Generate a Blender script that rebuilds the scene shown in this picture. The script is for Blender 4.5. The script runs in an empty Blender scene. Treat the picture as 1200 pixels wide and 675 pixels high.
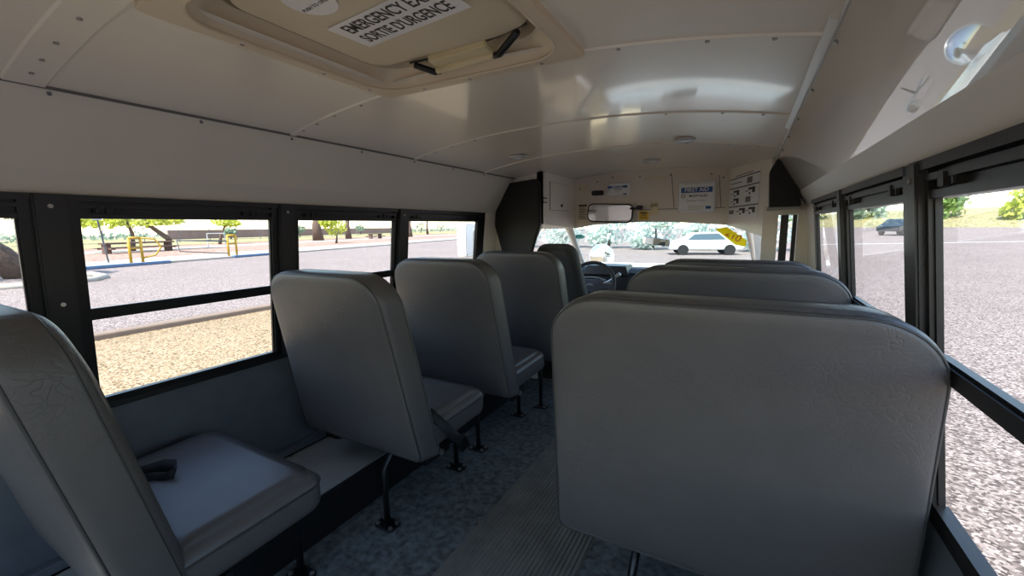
import bpy, bmesh, math, random
from mathutils import Vector, Matrix, noise
rnd = random.Random(7)
C = bpy.context.scene.collection
PI = math.pi

# ------------------------------------------------------------------ camera, world, sun, exposure
F_PX, YAW, PITCH, ROLL = 492.79, .5051, .1441, -.0128
cy_, sy_, cp_, sp_ = math.cos(YAW), math.sin(YAW), math.cos(PITCH), math.sin(PITCH)
fwd = Vector((-sy_*cp_, cy_*cp_, -sp_)); rt0 = Vector((cy_, sy_, 0)); up0 = rt0.cross(fwd)
rt = math.cos(ROLL)*rt0 + math.sin(ROLL)*up0; up = -math.sin(ROLL)*rt0 + math.cos(ROLL)*up0
cam_d = bpy.data.cameras.new('camera'); cam = bpy.data.objects.new('camera', cam_d); C.objects.link(cam)
cam_d.sensor_width = 36; cam_d.lens = 36*F_PX/1200; cam_d.clip_start = .02; cam_d.clip_end = 2000
m = Matrix.Identity(4)
for i in range(3):
    m[i][0] = rt[i]; m[i][1] = up[i]; m[i][2] = -fwd[i]
cam.matrix_world = m
bpy.context.scene.camera = cam
sc = bpy.context.scene
sc.view_settings.view_transform = 'Standard'; sc.view_settings.look = 'None'
sc.view_settings.gamma = 1; sc.view_settings.use_curve_mapping = False
sc.view_settings.exposure = 1.6
sc.cycles.max_bounces = 14; sc.cycles.diffuse_bounces = 8; sc.cycles.transparent_max_bounces = 16

SUN_EL, SUN_AZ = math.radians(58), math.radians(1)      # sun straight behind the bus
world = bpy.data.worlds.new('sky'); sc.world = world; world.use_nodes = True
wn = world.node_tree.nodes; wl = world.node_tree.links; wn.clear()
sky = wn.new('ShaderNodeTexSky'); sky.sky_type = 'NISHITA'; sky.sun_disc = False
sky.sun_elevation = SUN_EL; sky.sun_rotation = PI - SUN_AZ; sky.dust_density = .4; sky.air_density = 1.2
bg = wn.new('ShaderNodeBackground'); bg.inputs['Strength'].default_value = 0.18
wo = wn.new('ShaderNodeOutputWorld'); wl.new(sky.outputs[0], bg.inputs[0]); wl.new(bg.outputs[0], wo.inputs[0])
sd = bpy.data.lights.new('sun', 'SUN'); sd.energy = 4.2; sd.angle = .01; sd.color = (1, .95, .88)
so = bpy.data.objects.new('sun', sd); C.objects.link(so)
sdir = Vector((math.sin(SUN_AZ)*math.cos(SUN_EL), -math.cos(SUN_AZ)*math.cos(SUN_EL), math.sin(SUN_EL)))
so.rotation_euler = sdir.to_track_quat('Z', 'Y').to_euler(); so.location = (0, -5, 20)

# ------------------------------------------------------------------ materials
def srgb(r, g, b):
    f = lambda c: (c/255/12.92 if c/255 <= .04045 else ((c/255+.055)/1.055)**2.4)
    return (f(r), f(g), f(b), 1)
def mat(name, col, rough=.5, metal=0, noise_=None, bump=None, coat=0, spec=.5, var=.15, coat_rough=.05):
    """noise_=(scale,) colour mottling, bump=(scale, strength, distance)"""
    M = bpy.data.materials.new(name); M.use_nodes = True
    n = M.node_tree.nodes; l = M.node_tree.links; p = n['Principled BSDF']
    p.inputs['Base Color'].default_value = col; p.inputs['Roughness'].default_value = rough
    p.inputs['Metallic'].default_value = metal; p.inputs['Specular IOR Level'].default_value = spec
    p.inputs['Coat Weight'].default_value = coat; p.inputs['Coat Roughness'].default_value = coat_rough
    tc = n.new('ShaderNodeTexCoord')
    if noise_:
        t = n.new('ShaderNodeTexNoise'); t.inputs['Scale'].default_value = noise_; t.inputs['Detail'].default_value = 6
        l.new(tc.outputs['Object'], t.inputs['Vector'])
        r = n.new('ShaderNodeValToRGB'); l.new(t.outputs['Fac'], r.inputs[0])
        a, b = 1-var, 1+var
        r.color_ramp.elements[0].position = .3; r.color_ramp.elements[1].position = .7
        r.color_ramp.elements[0].color = (col[0]*a, col[1]*a, col[2]*a, 1)
        r.color_ramp.elements[1].color = (min(1, col[0]*b), min(1, col[1]*b), min(1, col[2]*b), 1)
        l.new(r.outputs[0], p.inputs['Base Color'])
    if bump:
        t = n.new('ShaderNodeTexNoise'); t.inputs['Scale'].default_value = bump[0]; t.inputs['Detail'].default_value = 4
        l.new(tc.outputs['Object'], t.inputs['Vector'])
        bm_ = n.new('ShaderNodeBump'); bm_.inputs['Strength'].default_value = bump[1]; bm_.inputs['Distance'].default_value = bump[2]
        l.new(t.outputs['Fac'], bm_.inputs['Height']); l.new(bm_.outputs[0], p.inputs['Normal'])
    return M
def glass_mat(name, tint, rough=0.0, f0=1.45):
    M = bpy.data.materials.new(name); M.use_nodes = True
    n = M.node_tree.nodes; l = M.node_tree.links; n.clear()
    o = n.new('ShaderNodeOutputMaterial'); mx = n.new('ShaderNodeMixShader'); tr = n.new('ShaderNodeBsdfTransparent')
    gl = n.new('ShaderNodeBsdfGlossy'); lw_ = n.new('ShaderNodeLayerWeight'); lw_.inputs['Blend'].default_value = .5
    pw_ = n.new('ShaderNodeMath'); pw_.operation = 'POWER'; pw_.inputs[1].default_value = 5; l.new(lw_.outputs['Facing'], pw_.inputs[0])
    fr = n.new('ShaderNodeMath'); fr.operation = 'MULTIPLY_ADD'; fr.inputs[1].default_value = .8; fr.inputs[2].default_value = .04; l.new(pw_.outputs[0], fr.inputs[0])
    tr.inputs[0].default_value = tint; gl.inputs['Roughness'].default_value = rough
    l.new(fr.outputs[0], mx.inputs[0]); l.new(tr.outputs[0], mx.inputs[1]); l.new(gl.outputs[0], mx.inputs[2]); l.new(mx.outputs[0], o.inputs[0])
    return M
def ground_mat(name, c1, c2, c3, scale=18, patch=.35, rough=.9):
    """gravelly surface: speckled stones of three colours, faint large patches"""
    M = bpy.data.materials.new(name); M.use_nodes = True
    n = M.node_tree.nodes; l = M.node_tree.links; p = n['Principled BSDF']; p.inputs['Roughness'].default_value = rough
    p.inputs['Specular IOR Level'].default_value = .15
    tc = n.new('ShaderNodeTexCoord'); v = n.new('ShaderNodeTexVoronoi'); v.inputs['Scale'].default_value = scale
    l.new(tc.outputs['Object'], v.inputs['Vector'])
    sp = n.new('ShaderNodeSeparateColor'); l.new(v.outputs['Color'], sp.inputs[0])
    r = n.new('ShaderNodeValToRGB'); l.new(sp.outputs[0], r.inputs[0]); r.color_ramp.interpolation = 'LINEAR'
    e = r.color_ramp.elements; e[0].color = c1; e[0].position = .05; e[1].color = c3; e[1].position = .95
    k = e.new(.5); k.color = c2
    t = n.new('ShaderNodeTexNoise'); t.inputs['Scale'].default_value = patch; t.inputs['Detail'].default_value = 5
    l.new(tc.outputs['Object'], t.inputs['Vector'])
    mr = n.new('ShaderNodeMapRange'); mr.inputs[3].default_value = .82; mr.inputs[4].default_value = 1.16; l.new(t.outputs['Fac'], mr.inputs[0])
    mx = n.new('ShaderNodeMix'); mx.data_type = 'RGBA'; mx.blend_type = 'MULTIPLY'; mx.inputs[0].default_value = 1
    l.new(r.outputs[0], mx.inputs[6]); l.new(mr.outputs[0], mx.inputs[7]); l.new(mx.outputs[2], p.inputs['Base Color'])
    return M

def translucent(Mt, k):
    n = Mt.node_tree.nodes; l = Mt.node_tree.links; p = n['Principled BSDF']; o = [x for x in n if x.type == 'OUTPUT_MATERIAL'][0]
    t = n.new('ShaderNodeBsdfTranslucent'); mx = n.new('ShaderNodeMixShader'); mx.inputs[0].default_value = k
    src = p.inputs['Base Color'].links
    if src: l.new(src[0].from_socket, t.inputs[0])
    else: t.inputs[0].default_value = p.inputs['Base Color'].default_value
    l.new(p.outputs[0], mx.inputs[1]); l.new(t.outputs[0], mx.inputs[2]); l.new(mx.outputs[0], o.inputs[0]); return Mt
M = {}
M['ceiling'] = mat('ceiling_paint', srgb(240, 232, 217), .26, noise_=2.2, var=.03, bump=(260, .10, .0008), coat=.35, coat_rough=.06)
M['side_panel'] = mat('upper_panel_paint', srgb(236, 229, 216), .30, noise_=1.5, var=.03, coat=.25, coat_rough=.12)
M['glossy_panel'] = mat('glossy_panel_paint', srgb(222, 214, 203), .30, coat=1.0, coat_rough=.0, noise_=3, var=.03)
M['trim_matte'] = mat('matte_panel_strip', srgb(232, 226, 215), .45)
M['trim_white'] = mat('white_trim', srgb(222, 219, 213), .3)
M['cab_white'] = mat('cab_panel_paint', srgb(236, 229, 219), .35, noise_=4, var=.03)
M['bulkhead'] = mat('bulkhead_paint', srgb(222, 212, 200), .35, noise_=4, var=.04)
M['black_frame'] = mat('black_window_frame', srgb(19, 20, 22), .38)
M['black_post'] = mat('charcoal_post', srgb(36, 37, 39), .42)
M['black_pad'] = mat('black_vinyl_pad', srgb(13, 13, 14), .6, bump=(300, .2, .001))
M['black'] = mat('black_plastic', srgb(18, 18, 20), .45)
M['screw'] = mat('steel_screw', srgb(170, 168, 165), .35, metal=.8)
M['lower_wall'] = mat('grey_lower_wall', srgb(94, 99, 106), .36, noise_=9, var=.12, bump=(220, .25, .001))
M['rail'] = mat('aluminium_track', srgb(120, 126, 134), .35, metal=.5)
M['box_panel'] = mat('grey_wheel_box', srgb(150, 150, 146), .5, noise_=12, var=.08)
M['rubber'] = mat('speckled_floor_rubber', srgb(92, 99, 100), .6, noise_=38, var=.6, bump=(90, .3, .002))
M['ribbed'] = mat('ribbed_aisle_rubber', srgb(118, 119, 112), .65, noise_=10, var=.18)
M['beige'] = mat('beige_hatch_plastic', srgb(218, 204, 176), .45, noise_=5, var=.04)
M['hatch_frame'] = mat('hatch_frame_plastic', srgb(222, 206, 180), .4, noise_=5, var=.03)
M['cream'] = mat('cream_handle_plastic', srgb(222, 208, 168), .45)
M['decal_white'] = mat('white_decal', srgb(235, 235, 235), .35)
M['ink'] = mat('black_ink', srgb(22, 22, 24), .5)
M['ink_grey'] = mat('grey_ink', srgb(110, 108, 104), .5)
M['blue'] = mat('blue_print', srgb(38, 92, 150), .5)
M['yellow'] = mat('yellow_print', srgb(240, 195, 40), .5)
M['mirror'] = mat('mirror_silver', (.9, .9, .9, 1), .01, metal=1)
M['glass'] = glass_mat('window_glass', (.93, .94, .93, 1))
M['windshield'] = glass_mat('windshield_glass', (.88, .95, .93, 1))
M['white_car'] = mat('white_car_paint', srgb(240, 240, 238), .25, coat=.6)
M['dash'] = mat('dash_plastic', srgb(26, 27, 29), .65)
M['wheel'] = mat('steering_grip', srgb(58, 59, 64), .5)
M['wheel_pad'] = mat('steering_pad', srgb(92, 95, 106), .5)
M['silver'] = mat('silver_plastic', srgb(190, 190, 190), .3, metal=.5)
M['driver_cloth'] = mat('driver_seat_cloth', srgb(70, 70, 70), .75, bump=(400, .3, .001))
M['red'] = mat('red_plastic', srgb(170, 22, 36), .5)
M['belt'] = mat('black_belt_webbing', srgb(22, 23, 26), .6, bump=(500, .4, .001))
M['steel_black'] = mat('black_painted_steel', srgb(20, 20, 22), .35)

def vinyl():
    Mt = mat('grey_seat_vinyl', srgb(85, 82, 82), .42, noise_=14, var=.06)
    n = Mt.node_tree.nodes; l = Mt.node_tree.links; p = n['Principled BSDF']; tc = n['Texture Coordinate']
    fine = n.new('ShaderNodeTexVoronoi'); fine.inputs['Scale'].default_value = 330; l.new(tc.outputs['Object'], fine.inputs['Vector'])
    # creases: warped, branching voronoi edges
    w = n.new('ShaderNodeTexNoise'); w.inputs['Scale'].default_value = 6; w.inputs['Detail'].default_value = 3; l.new(tc.outputs['Object'], w.inputs['Vector'])
    ad = n.new('ShaderNodeMix'); ad.data_type = 'RGBA'; ad.blend_type = 'ADD'; ad.inputs[0].default_value = .5
    l.new(tc.outputs['Object'], ad.inputs[6]); l.new(w.outputs['Color'], ad.inputs[7])
    cr = n.new('ShaderNodeTexVoronoi'); cr.feature = 'DISTANCE_TO_EDGE'; cr.inputs['Scale'].default_value = 30; l.new(ad.outputs[2], cr.inputs['Vector'])
    ramp = n.new('ShaderNodeMapRange'); ramp.inputs[1].default_value = 0; ramp.inputs[2].default_value = .08; ramp.clamp = True
    l.new(cr.outputs['Distance'], ramp.inputs[0])
    # creases only in some patches
    pn = n.new('ShaderNodeTexNoise'); pn.inputs['Scale'].default_value = 2.6; l.new(tc.outputs['Object'], pn.inputs['Vector'])
    pr = n.new('ShaderNodeMapRange'); pr.inputs[1].default_value = .52; pr.inputs[2].default_value = .66; l.new(pn.outputs['Fac'], pr.inputs[0])
    inv = n.new('ShaderNodeMath'); inv.operation = 'SUBTRACT'; inv.inputs[0].default_value = 1; l.new(ramp.outputs[0], inv.inputs[1])
    mu = n.new('ShaderNodeMath'); mu.operation = 'MULTIPLY'; l.new(inv.outputs[0], mu.inputs[0]); l.new(pr.outputs[0], mu.inputs[1])
    b1 = n.new('ShaderNodeBump'); b1.inputs['Strength'].default_value = .12; b1.inputs['Distance'].default_value = .001; l.new(fine.outputs['Distance'], b1.inputs['Height'])
    b2 = n.new('ShaderNodeBump'); b2.invert = True; b2.inputs['Strength'].default_value = .24; b2.inputs['Distance'].default_value = .003
    l.new(mu.outputs[0], b2.inputs['Height']); l.new(b1.outputs[0], b2.inputs['Normal']); l.new(b2.outputs[0], p.inputs['Normal'])
    return Mt
M['vinyl'] = vinyl()
M['piping'] = mat('grey_piping_vinyl', srgb(54, 54, 54), .45)

# ------------------------------------------------------------------ helpers
def obj(name, bm, m, parent=None, smooth=False, M4=None):
    me = bpy.data.meshes.new(name)
    bmesh.ops.recalc_face_normals(bm, faces=bm.faces)
    bm.to_mesh(me); bm.free()
    ms = m if isinstance(m, (list, tuple)) else [m]
    for k in ms: me.materials.append(k)
    if smooth:
        for p in me.polygons: p.use_smooth = True
    o = bpy.data.objects.new(name, me); C.objects.link(o)
    if parent: o.parent = parent
    if M4 is not None: o.matrix_local = M4
    return o
def thing(name, label, cat, loc=(0, 0, 0), group=None):
    o = bpy.data.objects.new(name, None); C.objects.link(o); o.empty_display_size = .1
    o.location = loc; o['label'] = label; o['category'] = cat
    if group: o['group'] = group
    return o
def tag(o, label, cat, group=None):
    o['label'] = label; o['category'] = cat
    if group: o['group'] = group
    return o
def struct(o, label=None):
    o['kind'] = 'structure'
    if label: o['label'] = label
    return o
def sempty(name, loc=(0, 0, 0), label=None):
    o = bpy.data.objects.new(name, None); C.objects.link(o); o.location = loc; o['kind'] = 'structure'
    if label: o['label'] = label
    return o
def box(bm, x0, x1, y0, y1, z0, z1, bev=0, mi=0):
    r = bmesh.ops.create_cube(bm, size=1)
    vs = r['verts']
    for v in vs:
        v.co = Vector(((x0+x1)/2+v.co.x*(x1-x0), (y0+y1)/2+v.co.y*(y1-y0), (z0+z1)/2+v.co.z*(z1-z0)))
    fs = list({f for v in vs for f in v.link_faces})
    for f in fs: f.material_index = mi
    if bev:
        es = list({e for v in vs for e in v.link_edges})
        bmesh.ops.bevel(bm, geom=es, offset=bev, segments=2, affect='EDGES', profile=.5)
    return bm
def obj_split(name, bm, m, parent=None, smooth=False, M4=None):
    """every loose piece of bm becomes an object of its own"""
    bm.verts.ensure_lookup_table(); seen = set(); out = []
    for v in bm.verts:
        if v in seen: continue
        st_ = [v]; seen.add(v); isl = []
        while st_:
            q = st_.pop(); isl.append(q)
            for e in q.link_edges:
                o_ = e.other_vert(q)
                if o_ not in seen: seen.add(o_); st_.append(o_)
        nbm = bmesh.new(); mp = {q: nbm.verts.new(q.co) for q in isl}
        for f in {f for q in isl for f in q.link_faces}: nbm.faces.new([mp[q] for q in f.verts])
        out.append(obj(name, nbm, m, parent, smooth, M4))
    bm.free(); return out
def nb(): return bmesh.new()
def hexa(bm, P, mi=0):
    """8 points: bottom quad then top quad"""
    v = [bm.verts.new(p) for p in P]
    for f in ((0, 1, 2, 3), (7, 6, 5, 4), (0, 4, 5, 1), (1, 5, 6, 2), (2, 6, 7, 3), (3, 7, 4, 0)):
        bm.faces.new([v[i] for i in f]).material_index = mi
def prism(bm, pts, off, mi=0):
    """polygon pts (3D) extruded by vector off"""
    a = [bm.verts.new(Vector(p)) for p in pts]; b = [bm.verts.new(Vector(p)+Vector(off)) for p in pts]
    bm.faces.new(a).material_index = mi; bm.faces.new(b[::-1]).material_index = mi
    for i in range(len(a)):
        j = (i+1) % len(a); bm.faces.new((a[i], b[i], b[j], a[j])).material_index = mi
def tube(bm, pts, r, seg=10, closed=False, mi=0):
    pts = [Vector(p) for p in pts]; n = len(pts); rings = []
    rs = r if isinstance(r, (list, tuple)) else [r]*n
    prev = None
    for i, p in enumerate(pts):
        if closed: d = (pts[(i+1) % n]-pts[i-1])
        else: d = pts[min(i+1, n-1)]-pts[max(i-1, 0)]
        d.normalize()
        if prev is None:
            a = Vector((0, 0, 1)) if abs(d.z) < .9 else Vector((1, 0, 0)); u = d.cross(a).normalized()
        else:
            u = (prev - d*prev.dot(d)); u = u.normalized() if u.length > 1e-6 else d.orthogonal().normalized()
        prev = u; w = d.cross(u)
        rings.append([bm.verts.new(p+rs[i]*(math.cos(t)*u+math.sin(t)*w)) for t in [2*PI*k/seg for k in range(seg)]])
    m_ = n if closed else n-1
    for i in range(m_):
        A, B = rings[i], rings[(i+1) % n]
        for k in range(seg):
            bm.faces.new((A[k], A[(k+1) % seg], B[(k+1) % seg], B[k])).material_index = mi
    if not closed:
        bm.faces.new(rings[0][::-1]).material_index = mi; bm.faces.new(rings[-1]).material_index = mi
def cyl(bm, c, axis, r, h, seg=20, r2=None):
    c = Vector(c); a = Vector(axis).normalized(); tube(bm, [c, c+a*h], [r, r if r2 is None else r2], seg)
def rrect(pts_r):
    """rounded polygon: list of (x, z, radius) -> outline points"""
    out = []; n = len(pts_r)
    for i in range(n):
        p = Vector(pts_r[i][:2]); r = pts_r[i][2]; a = Vector(pts_r[i-1][:2]); b = Vector(pts_r[(i+1) % n][:2])
        if r <= 0: out.append(p); continue
        u = (a-p).normalized(); w = (b-p).normalized(); ang = math.acos(max(-1, min(1, u.dot(w))))
        t = r/math.tan(ang/2); c = p+(u+w).normalized()*(r/math.sin(ang/2))
        s = p+u*t; e = p+w*t; a0 = math.atan2(s.y-c.y, s.x-c.x); a1 = math.atan2(e.y-c.y, e.x-c.x)
        d = a1-a0
        while d > PI: d -= 2*PI
        while d < -PI: d += 2*PI
        k = max(4, int(abs(d)/.14))
        for j in range(k+1): out.append(c+Vector((math.cos(a0+d*j/k), math.sin(a0+d*j/k)))*r)
    return out
def inset(P, d):
    n = len(P); out = []; area = sum(P[i].x*P[(i+1) % n].y-P[(i+1) % n].x*P[i].y for i in range(n))
    s = 1 if area > 0 else -1
    for i in range(n):
        e1 = (P[i]-P[i-1]); e2 = (P[(i+1) % n]-P[i])
        if e1.length < 1e-7: e1 = e2
        if e2.length < 1e-7: e2 = e1
        e1 = e1.normalized(); e2 = e2.normalized()
        n1 = Vector((-e1.y, e1.x))*s; n2 = Vector((-e2.y, e2.x))*s; q = (n1+n2)
        q = q.normalized()*(1/max(.4, (q.length/2))) if q.length > 1e-6 else n1
        out.append(P[i]+q*d)
    return out
def pad(bm, P, T, r=.02, bulge=(0, 0), fn=lambda x, y, z: (x, y, z), rear=None):
    """outline P in (x,z), thickness along y 0..T with rounded rims and pillowed faces"""
    cen = sum(P, Vector((0, 0)))/len(P); rings = []
    def shr(k): return [cen+(p-cen)*k for p in P]
    q = [(0, .0), (.35, .06), (.7, .3), (1, 1)]     # rim quarter (inset fraction from 1-.., y fraction)
    for k in (.25, .5, .75, .9): rings.append((shr(k), -bulge[0]*math.cos(k*PI/2)**.7))
    prof = [(math.radians(a)) for a in (90, 67, 45, 22, 0)]
    ri, rd = rear or (r, r)
    for a in prof: rings.append((inset(P, ri*(1-math.cos(a))), rd*(1-math.sin(a))))
    for a in prof[::-1]: rings.append((inset(P, r*(1-math.cos(a))), T-r*(1-math.sin(a))))
    for k in (.9, .75, .5, .25): rings.append((shr(k), T+bulge[1]*math.cos(k*PI/2)**.7))
    V = []
    for ring, y in rings: V.append([bm.verts.new(fn(p.x, y, p.y)) for p in ring])
    n = len(P)
    for A, B in zip(V, V[1:]):
        for i in range(n): bm.faces.new((A[i], A[(i+1) % n], B[(i+1) % n], B[i]))
    bm.faces.new(V[0][::-1]); bm.faces.new(V[-1])
    return bm
def text(body, size, m, M4, parent, name='lettering', bold=0.0, sx=1.0, center=True, thick=.0004):
    cu = bpy.data.curves.new('txt', 'FONT'); cu.body = body; cu.size = size; cu.offset = bold; cu.extrude = thick
    if center: cu.align_x = 'CENTER'; cu.align_y = 'CENTER'
    o = bpy.data.objects.new('txt', cu); C.objects.link(o)
    dg = bpy.context.evaluated_depsgraph_get(); me = bpy.data.meshes.new_from_object(o.evaluated_get(dg))
    bpy.data.objects.remove(o); bpy.data.curves.remove(cu)
    me.name = name
    for v in me.vertices: v.co.x *= sx
    me.materials.clear(); me.materials.append(m)
    t = bpy.data.objects.new(name, me); C.objects.link(t)
    if parent: t.parent = parent
    t.matrix_local = M4
    return t
def frame(o, x, y, z=None):
    """matrix with origin o, x axis, y axis"""
    x = Vector(x).normalized(); y = Vector(y); y = (y-x*y.dot(x)).normalized(); z = x.cross(y)
    m = Matrix.Identity(4)
    for i in range(3): m[i][0] = x[i]; m[i][1] = y[i]; m[i][2] = z[i]; m[i][3] = o[i]
    return m
def copy_tree(o, parent=None):
    c = o.copy(); C.objects.link(c); c.parent = parent
    for ch in list(o.children): copy_tree(ch, c)
    return c

# ------------------------------------------------------------------ dimensions (camera at the origin, bus runs along +Y)
FZ = -1.22; SILL = -.558; BAND = .11; GTOP = .045; TRANS = -.257; CREASE = .176; SEAM = .37
XL, XR, TUM = -1.82, .3585, .105
YREAR, YEND, YBULK = -.62, 2.95, 3.65
XC = -.73
def wl_x(z): return XL + TUM*max(0, z-SILL)
def wr_x(z): return XR - TUM*max(0, z-SILL)
def ceil_z(x):
    return .452-.082*min(1, abs(x-XC)/.86)**2.3

# ------------------------------------------------------------------ floor, walls, ceiling
b = nb(); box(b, XL-.05, XR+.05, YREAR-.05, YEND+.05, FZ-.06, FZ)
struct(obj('floor', b, M['rubber']), 'dark grey speckled rubber floor')
b = nb(); n_r = 26; x0, x1 = -.9, -.45; w = (x1-x0)/n_r
box(b, x0, x1, YREAR, YEND, FZ, FZ+.004)
for i in range(n_r):
    xx = x0+i*w
    prism(b, [(xx+w*.12, YREAR, FZ+.004), (xx+w*.3, YREAR, FZ+.010), (xx+w*.6, YREAR, FZ+.010), (xx+w*.78, YREAR, FZ+.004)], (0, YEND-YREAR, 0))
struct(obj('trim_1', b, M['ribbed']), 'ribbed rubber aisle runner')

def lower_wall(side):
    s = -1 if side == 'left' else 1
    X = XL if s < 0 else XR
    b = nb(); box(b, min(X, X+s*.05), max(X, X+s*.012), YREAR, YEND, FZ, SILL-.005)
    # upper strip and slanted panel above the windows
    w = obj('wall_'+side, b, M['lower_wall']); struct(w, 'grey lower side wall under the %s windows' % side)
    # sill ledge
    b = nb(); xa, xb = sorted((X-s*.012, X+s*.016)); box(b, xa, xb, YREAR, YEND, SILL-.02, SILL+.004, .003)
    struct(obj('window_sill', b, M['black_frame'], w))
    b = nb(); xa, xb = sorted((X, X-s*.035)); box(b, xa, xb, YREAR+.02, YEND-.05, -1.03, -.998, .004)
    obj('seat_track', b, M['rail'], w)
    b = nb(); y = YREAR+.1
    while y < YEND-.1:
        cyl(b, (X-s*.014, y, -.999), (0, 0, 1), .006, .004, 8); y += .22
    obj_split('rivet', b, M['screw'], w)
    # above the windows
    tx = (wl_x if s < 0 else wr_x)
    up_ = nb(); xt = XC+s*.86
    xs = [(tx(BAND), BAND), (XC+s*.975, CREASE), (xt, SEAM)]
    # slightly bowed slanted panel
    prof = [xs[0], xs[1]]
    for k in range(1, 9):
        t = k/8; px = xs[1][0]+(xs[2][0]-xs[1][0])*t; pz = xs[1][1]+(xs[2][1]-xs[1][1])*t
        bow = .000*math.sin(PI*t); prof.append((px+s*bow*.7, pz+bow*.7))
    a = [up_.verts.new((px, YREAR, pz)) for px, pz in prof]; c = [up_.verts.new((px, YBULK if s < 0 else YEND+.02, pz)) for px, pz in prof]
    a2 = [up_.verts.new((px+s*.05, YREAR, pz+.02)) for px, pz in prof]; c2 = [up_.verts.new((px+s*.05, YBULK if s < 0 else YEND+.02, pz+.02)) for px, pz in prof]
    for i in range(len(prof)-1):
        f = up_.faces.new((a[i], c[i], c[i+1], a[i+1])); f.material_index = 0 if i else 1
        up_.faces.new((a2[i+1], c2[i+1], c2[i], a2[i]))
    up_.faces.new((a[0], a2[0], c2[0], c[0])); up_.faces.new((a[-1], c[-1], c2[-1], a2[-1]))
    up_.faces.new(a+a2[::-1]); up_.faces.new(c[::-1]+c2)
    o = obj('upper_panel', up_, [M['side_panel'] if s < 0 else M['glossy_panel'], M['trim_matte']], w)
    o['label'] = 'off white slanted panel above the windows' if s < 0 else 'shiny off white panel mirroring the windshield'
    return w
WL = lower_wall('left'); WR = lower_wall('right')
# seam screws on the slanted panels
for s, w in ((-1, WL), (1, WR)):
    b = nb()
    for y in (.43, .78, 1.10, 1.45, 1.81, 2.16, 2.51):
        cyl(b, (XC+s*.868, y, .358), (-s*.7, 0, -.7), .005, .006, 8)
    obj_split('panel_screw', b, M['screw'], w)

# ceiling: arched sheet with a hole for the hatch
HX0, HX1, HY0, HY1 = -1.0, -.435, .48, 1.03
b = nb(); nx = 48
ys = [YREAR, HY0, HY1, YBULK]; xs = sorted(set([XC-.86+1.72*i/nx for i in range(nx+1)]+[HX0, HX1]))
grid = [[b.verts.new((x, y, ceil_z(x))) for x in xs] for y in ys]
grid2 = [[b.verts.new((x, y, ceil_z(x)+.05)) for x in xs] for y in ys]
for j in range(3):
    for i in range(len(xs)-1):
        if j == 1 and xs[i] >= HX0-1e-6 and xs[i+1] <= HX1+1e-6: continue
        b.faces.new((grid[j][i], grid[j][i+1], grid[j+1][i+1], grid[j+1][i])); b.faces.new((grid2[j][i], grid2[j+1][i], grid2[j+1][i+1], grid2[j][i+1]))
ce = obj('ceiling', b, M['ceiling'], smooth=True); struct(ce, 'arched off white ceiling of painted sheet panels')
def rib(y0, y1, n):
    b = nb(); A = []
    N = 40
    for i in range(N+1):
        x = XC-.86+1.72*i/N; z = ceil_z(x)
        A.append([b.verts.new((x, yy, z-d)) for yy, d in ((y0, 0), (y0+.004, .005), (y1-.004, .005), (y1, 0))])
    for i in range(N):
        for k in range(3): b.faces.new((A[i][k], A[i][k+1], A[i+1][k+1], A[i+1][k]))
        b.faces.new((A[i][3], A[i][0], A[i+1][0], A[i+1][3]))
    b.faces.new(A[0]); b.faces.new(A[-1][::-1])
    o = obj('trim_%d' % n, b, M['ceiling'], smooth=False); struct(o, 'ceiling seam strip across the bus')
    b = nb()
    for x in (-1.52, -1.44, -1.34, -1.2, -.3, -.1, .03):
        cyl(b, (x, (y0+y1)/2, ceil_z(x)-.0045), (0, 0, -1), .005, .004, 8)
    obj_split('rivet', b, M['screw'], o)
rib(.345, .425, 2); rib(1.085, 1.115, 3); rib(1.795, 1.825, 4); rib(2.49, 2.52, 5)
for s, n in ((-1, 6), (1, 7)):
    b = nb(); x = XC+s*.862
    tube(b, [(x-s*.004, YREAR, SEAM-.001), (x-s*.004, YEND if s > 0 else YBULK, SEAM-.001)], .005, 8)
    struct(obj('trim_%d' % n, b, M['ink_grey'] if s < 0 else M['trim_white']), 'long seam between the ceiling and the slanted panel')
b = nb(); hexa(b, [(.110, 1.0, .366), (.124, 1.0, .360), (.124, 2.0, .360), (.110, 2.0, .366), (.111, 1.0, .377), (.126, 1.0, .374), (.126, 2.0, .374), (.111, 2.0, .377)])
struct(obj('trim_8', b, M['trim_white']), 'white channel beside the right ceiling seam')

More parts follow.
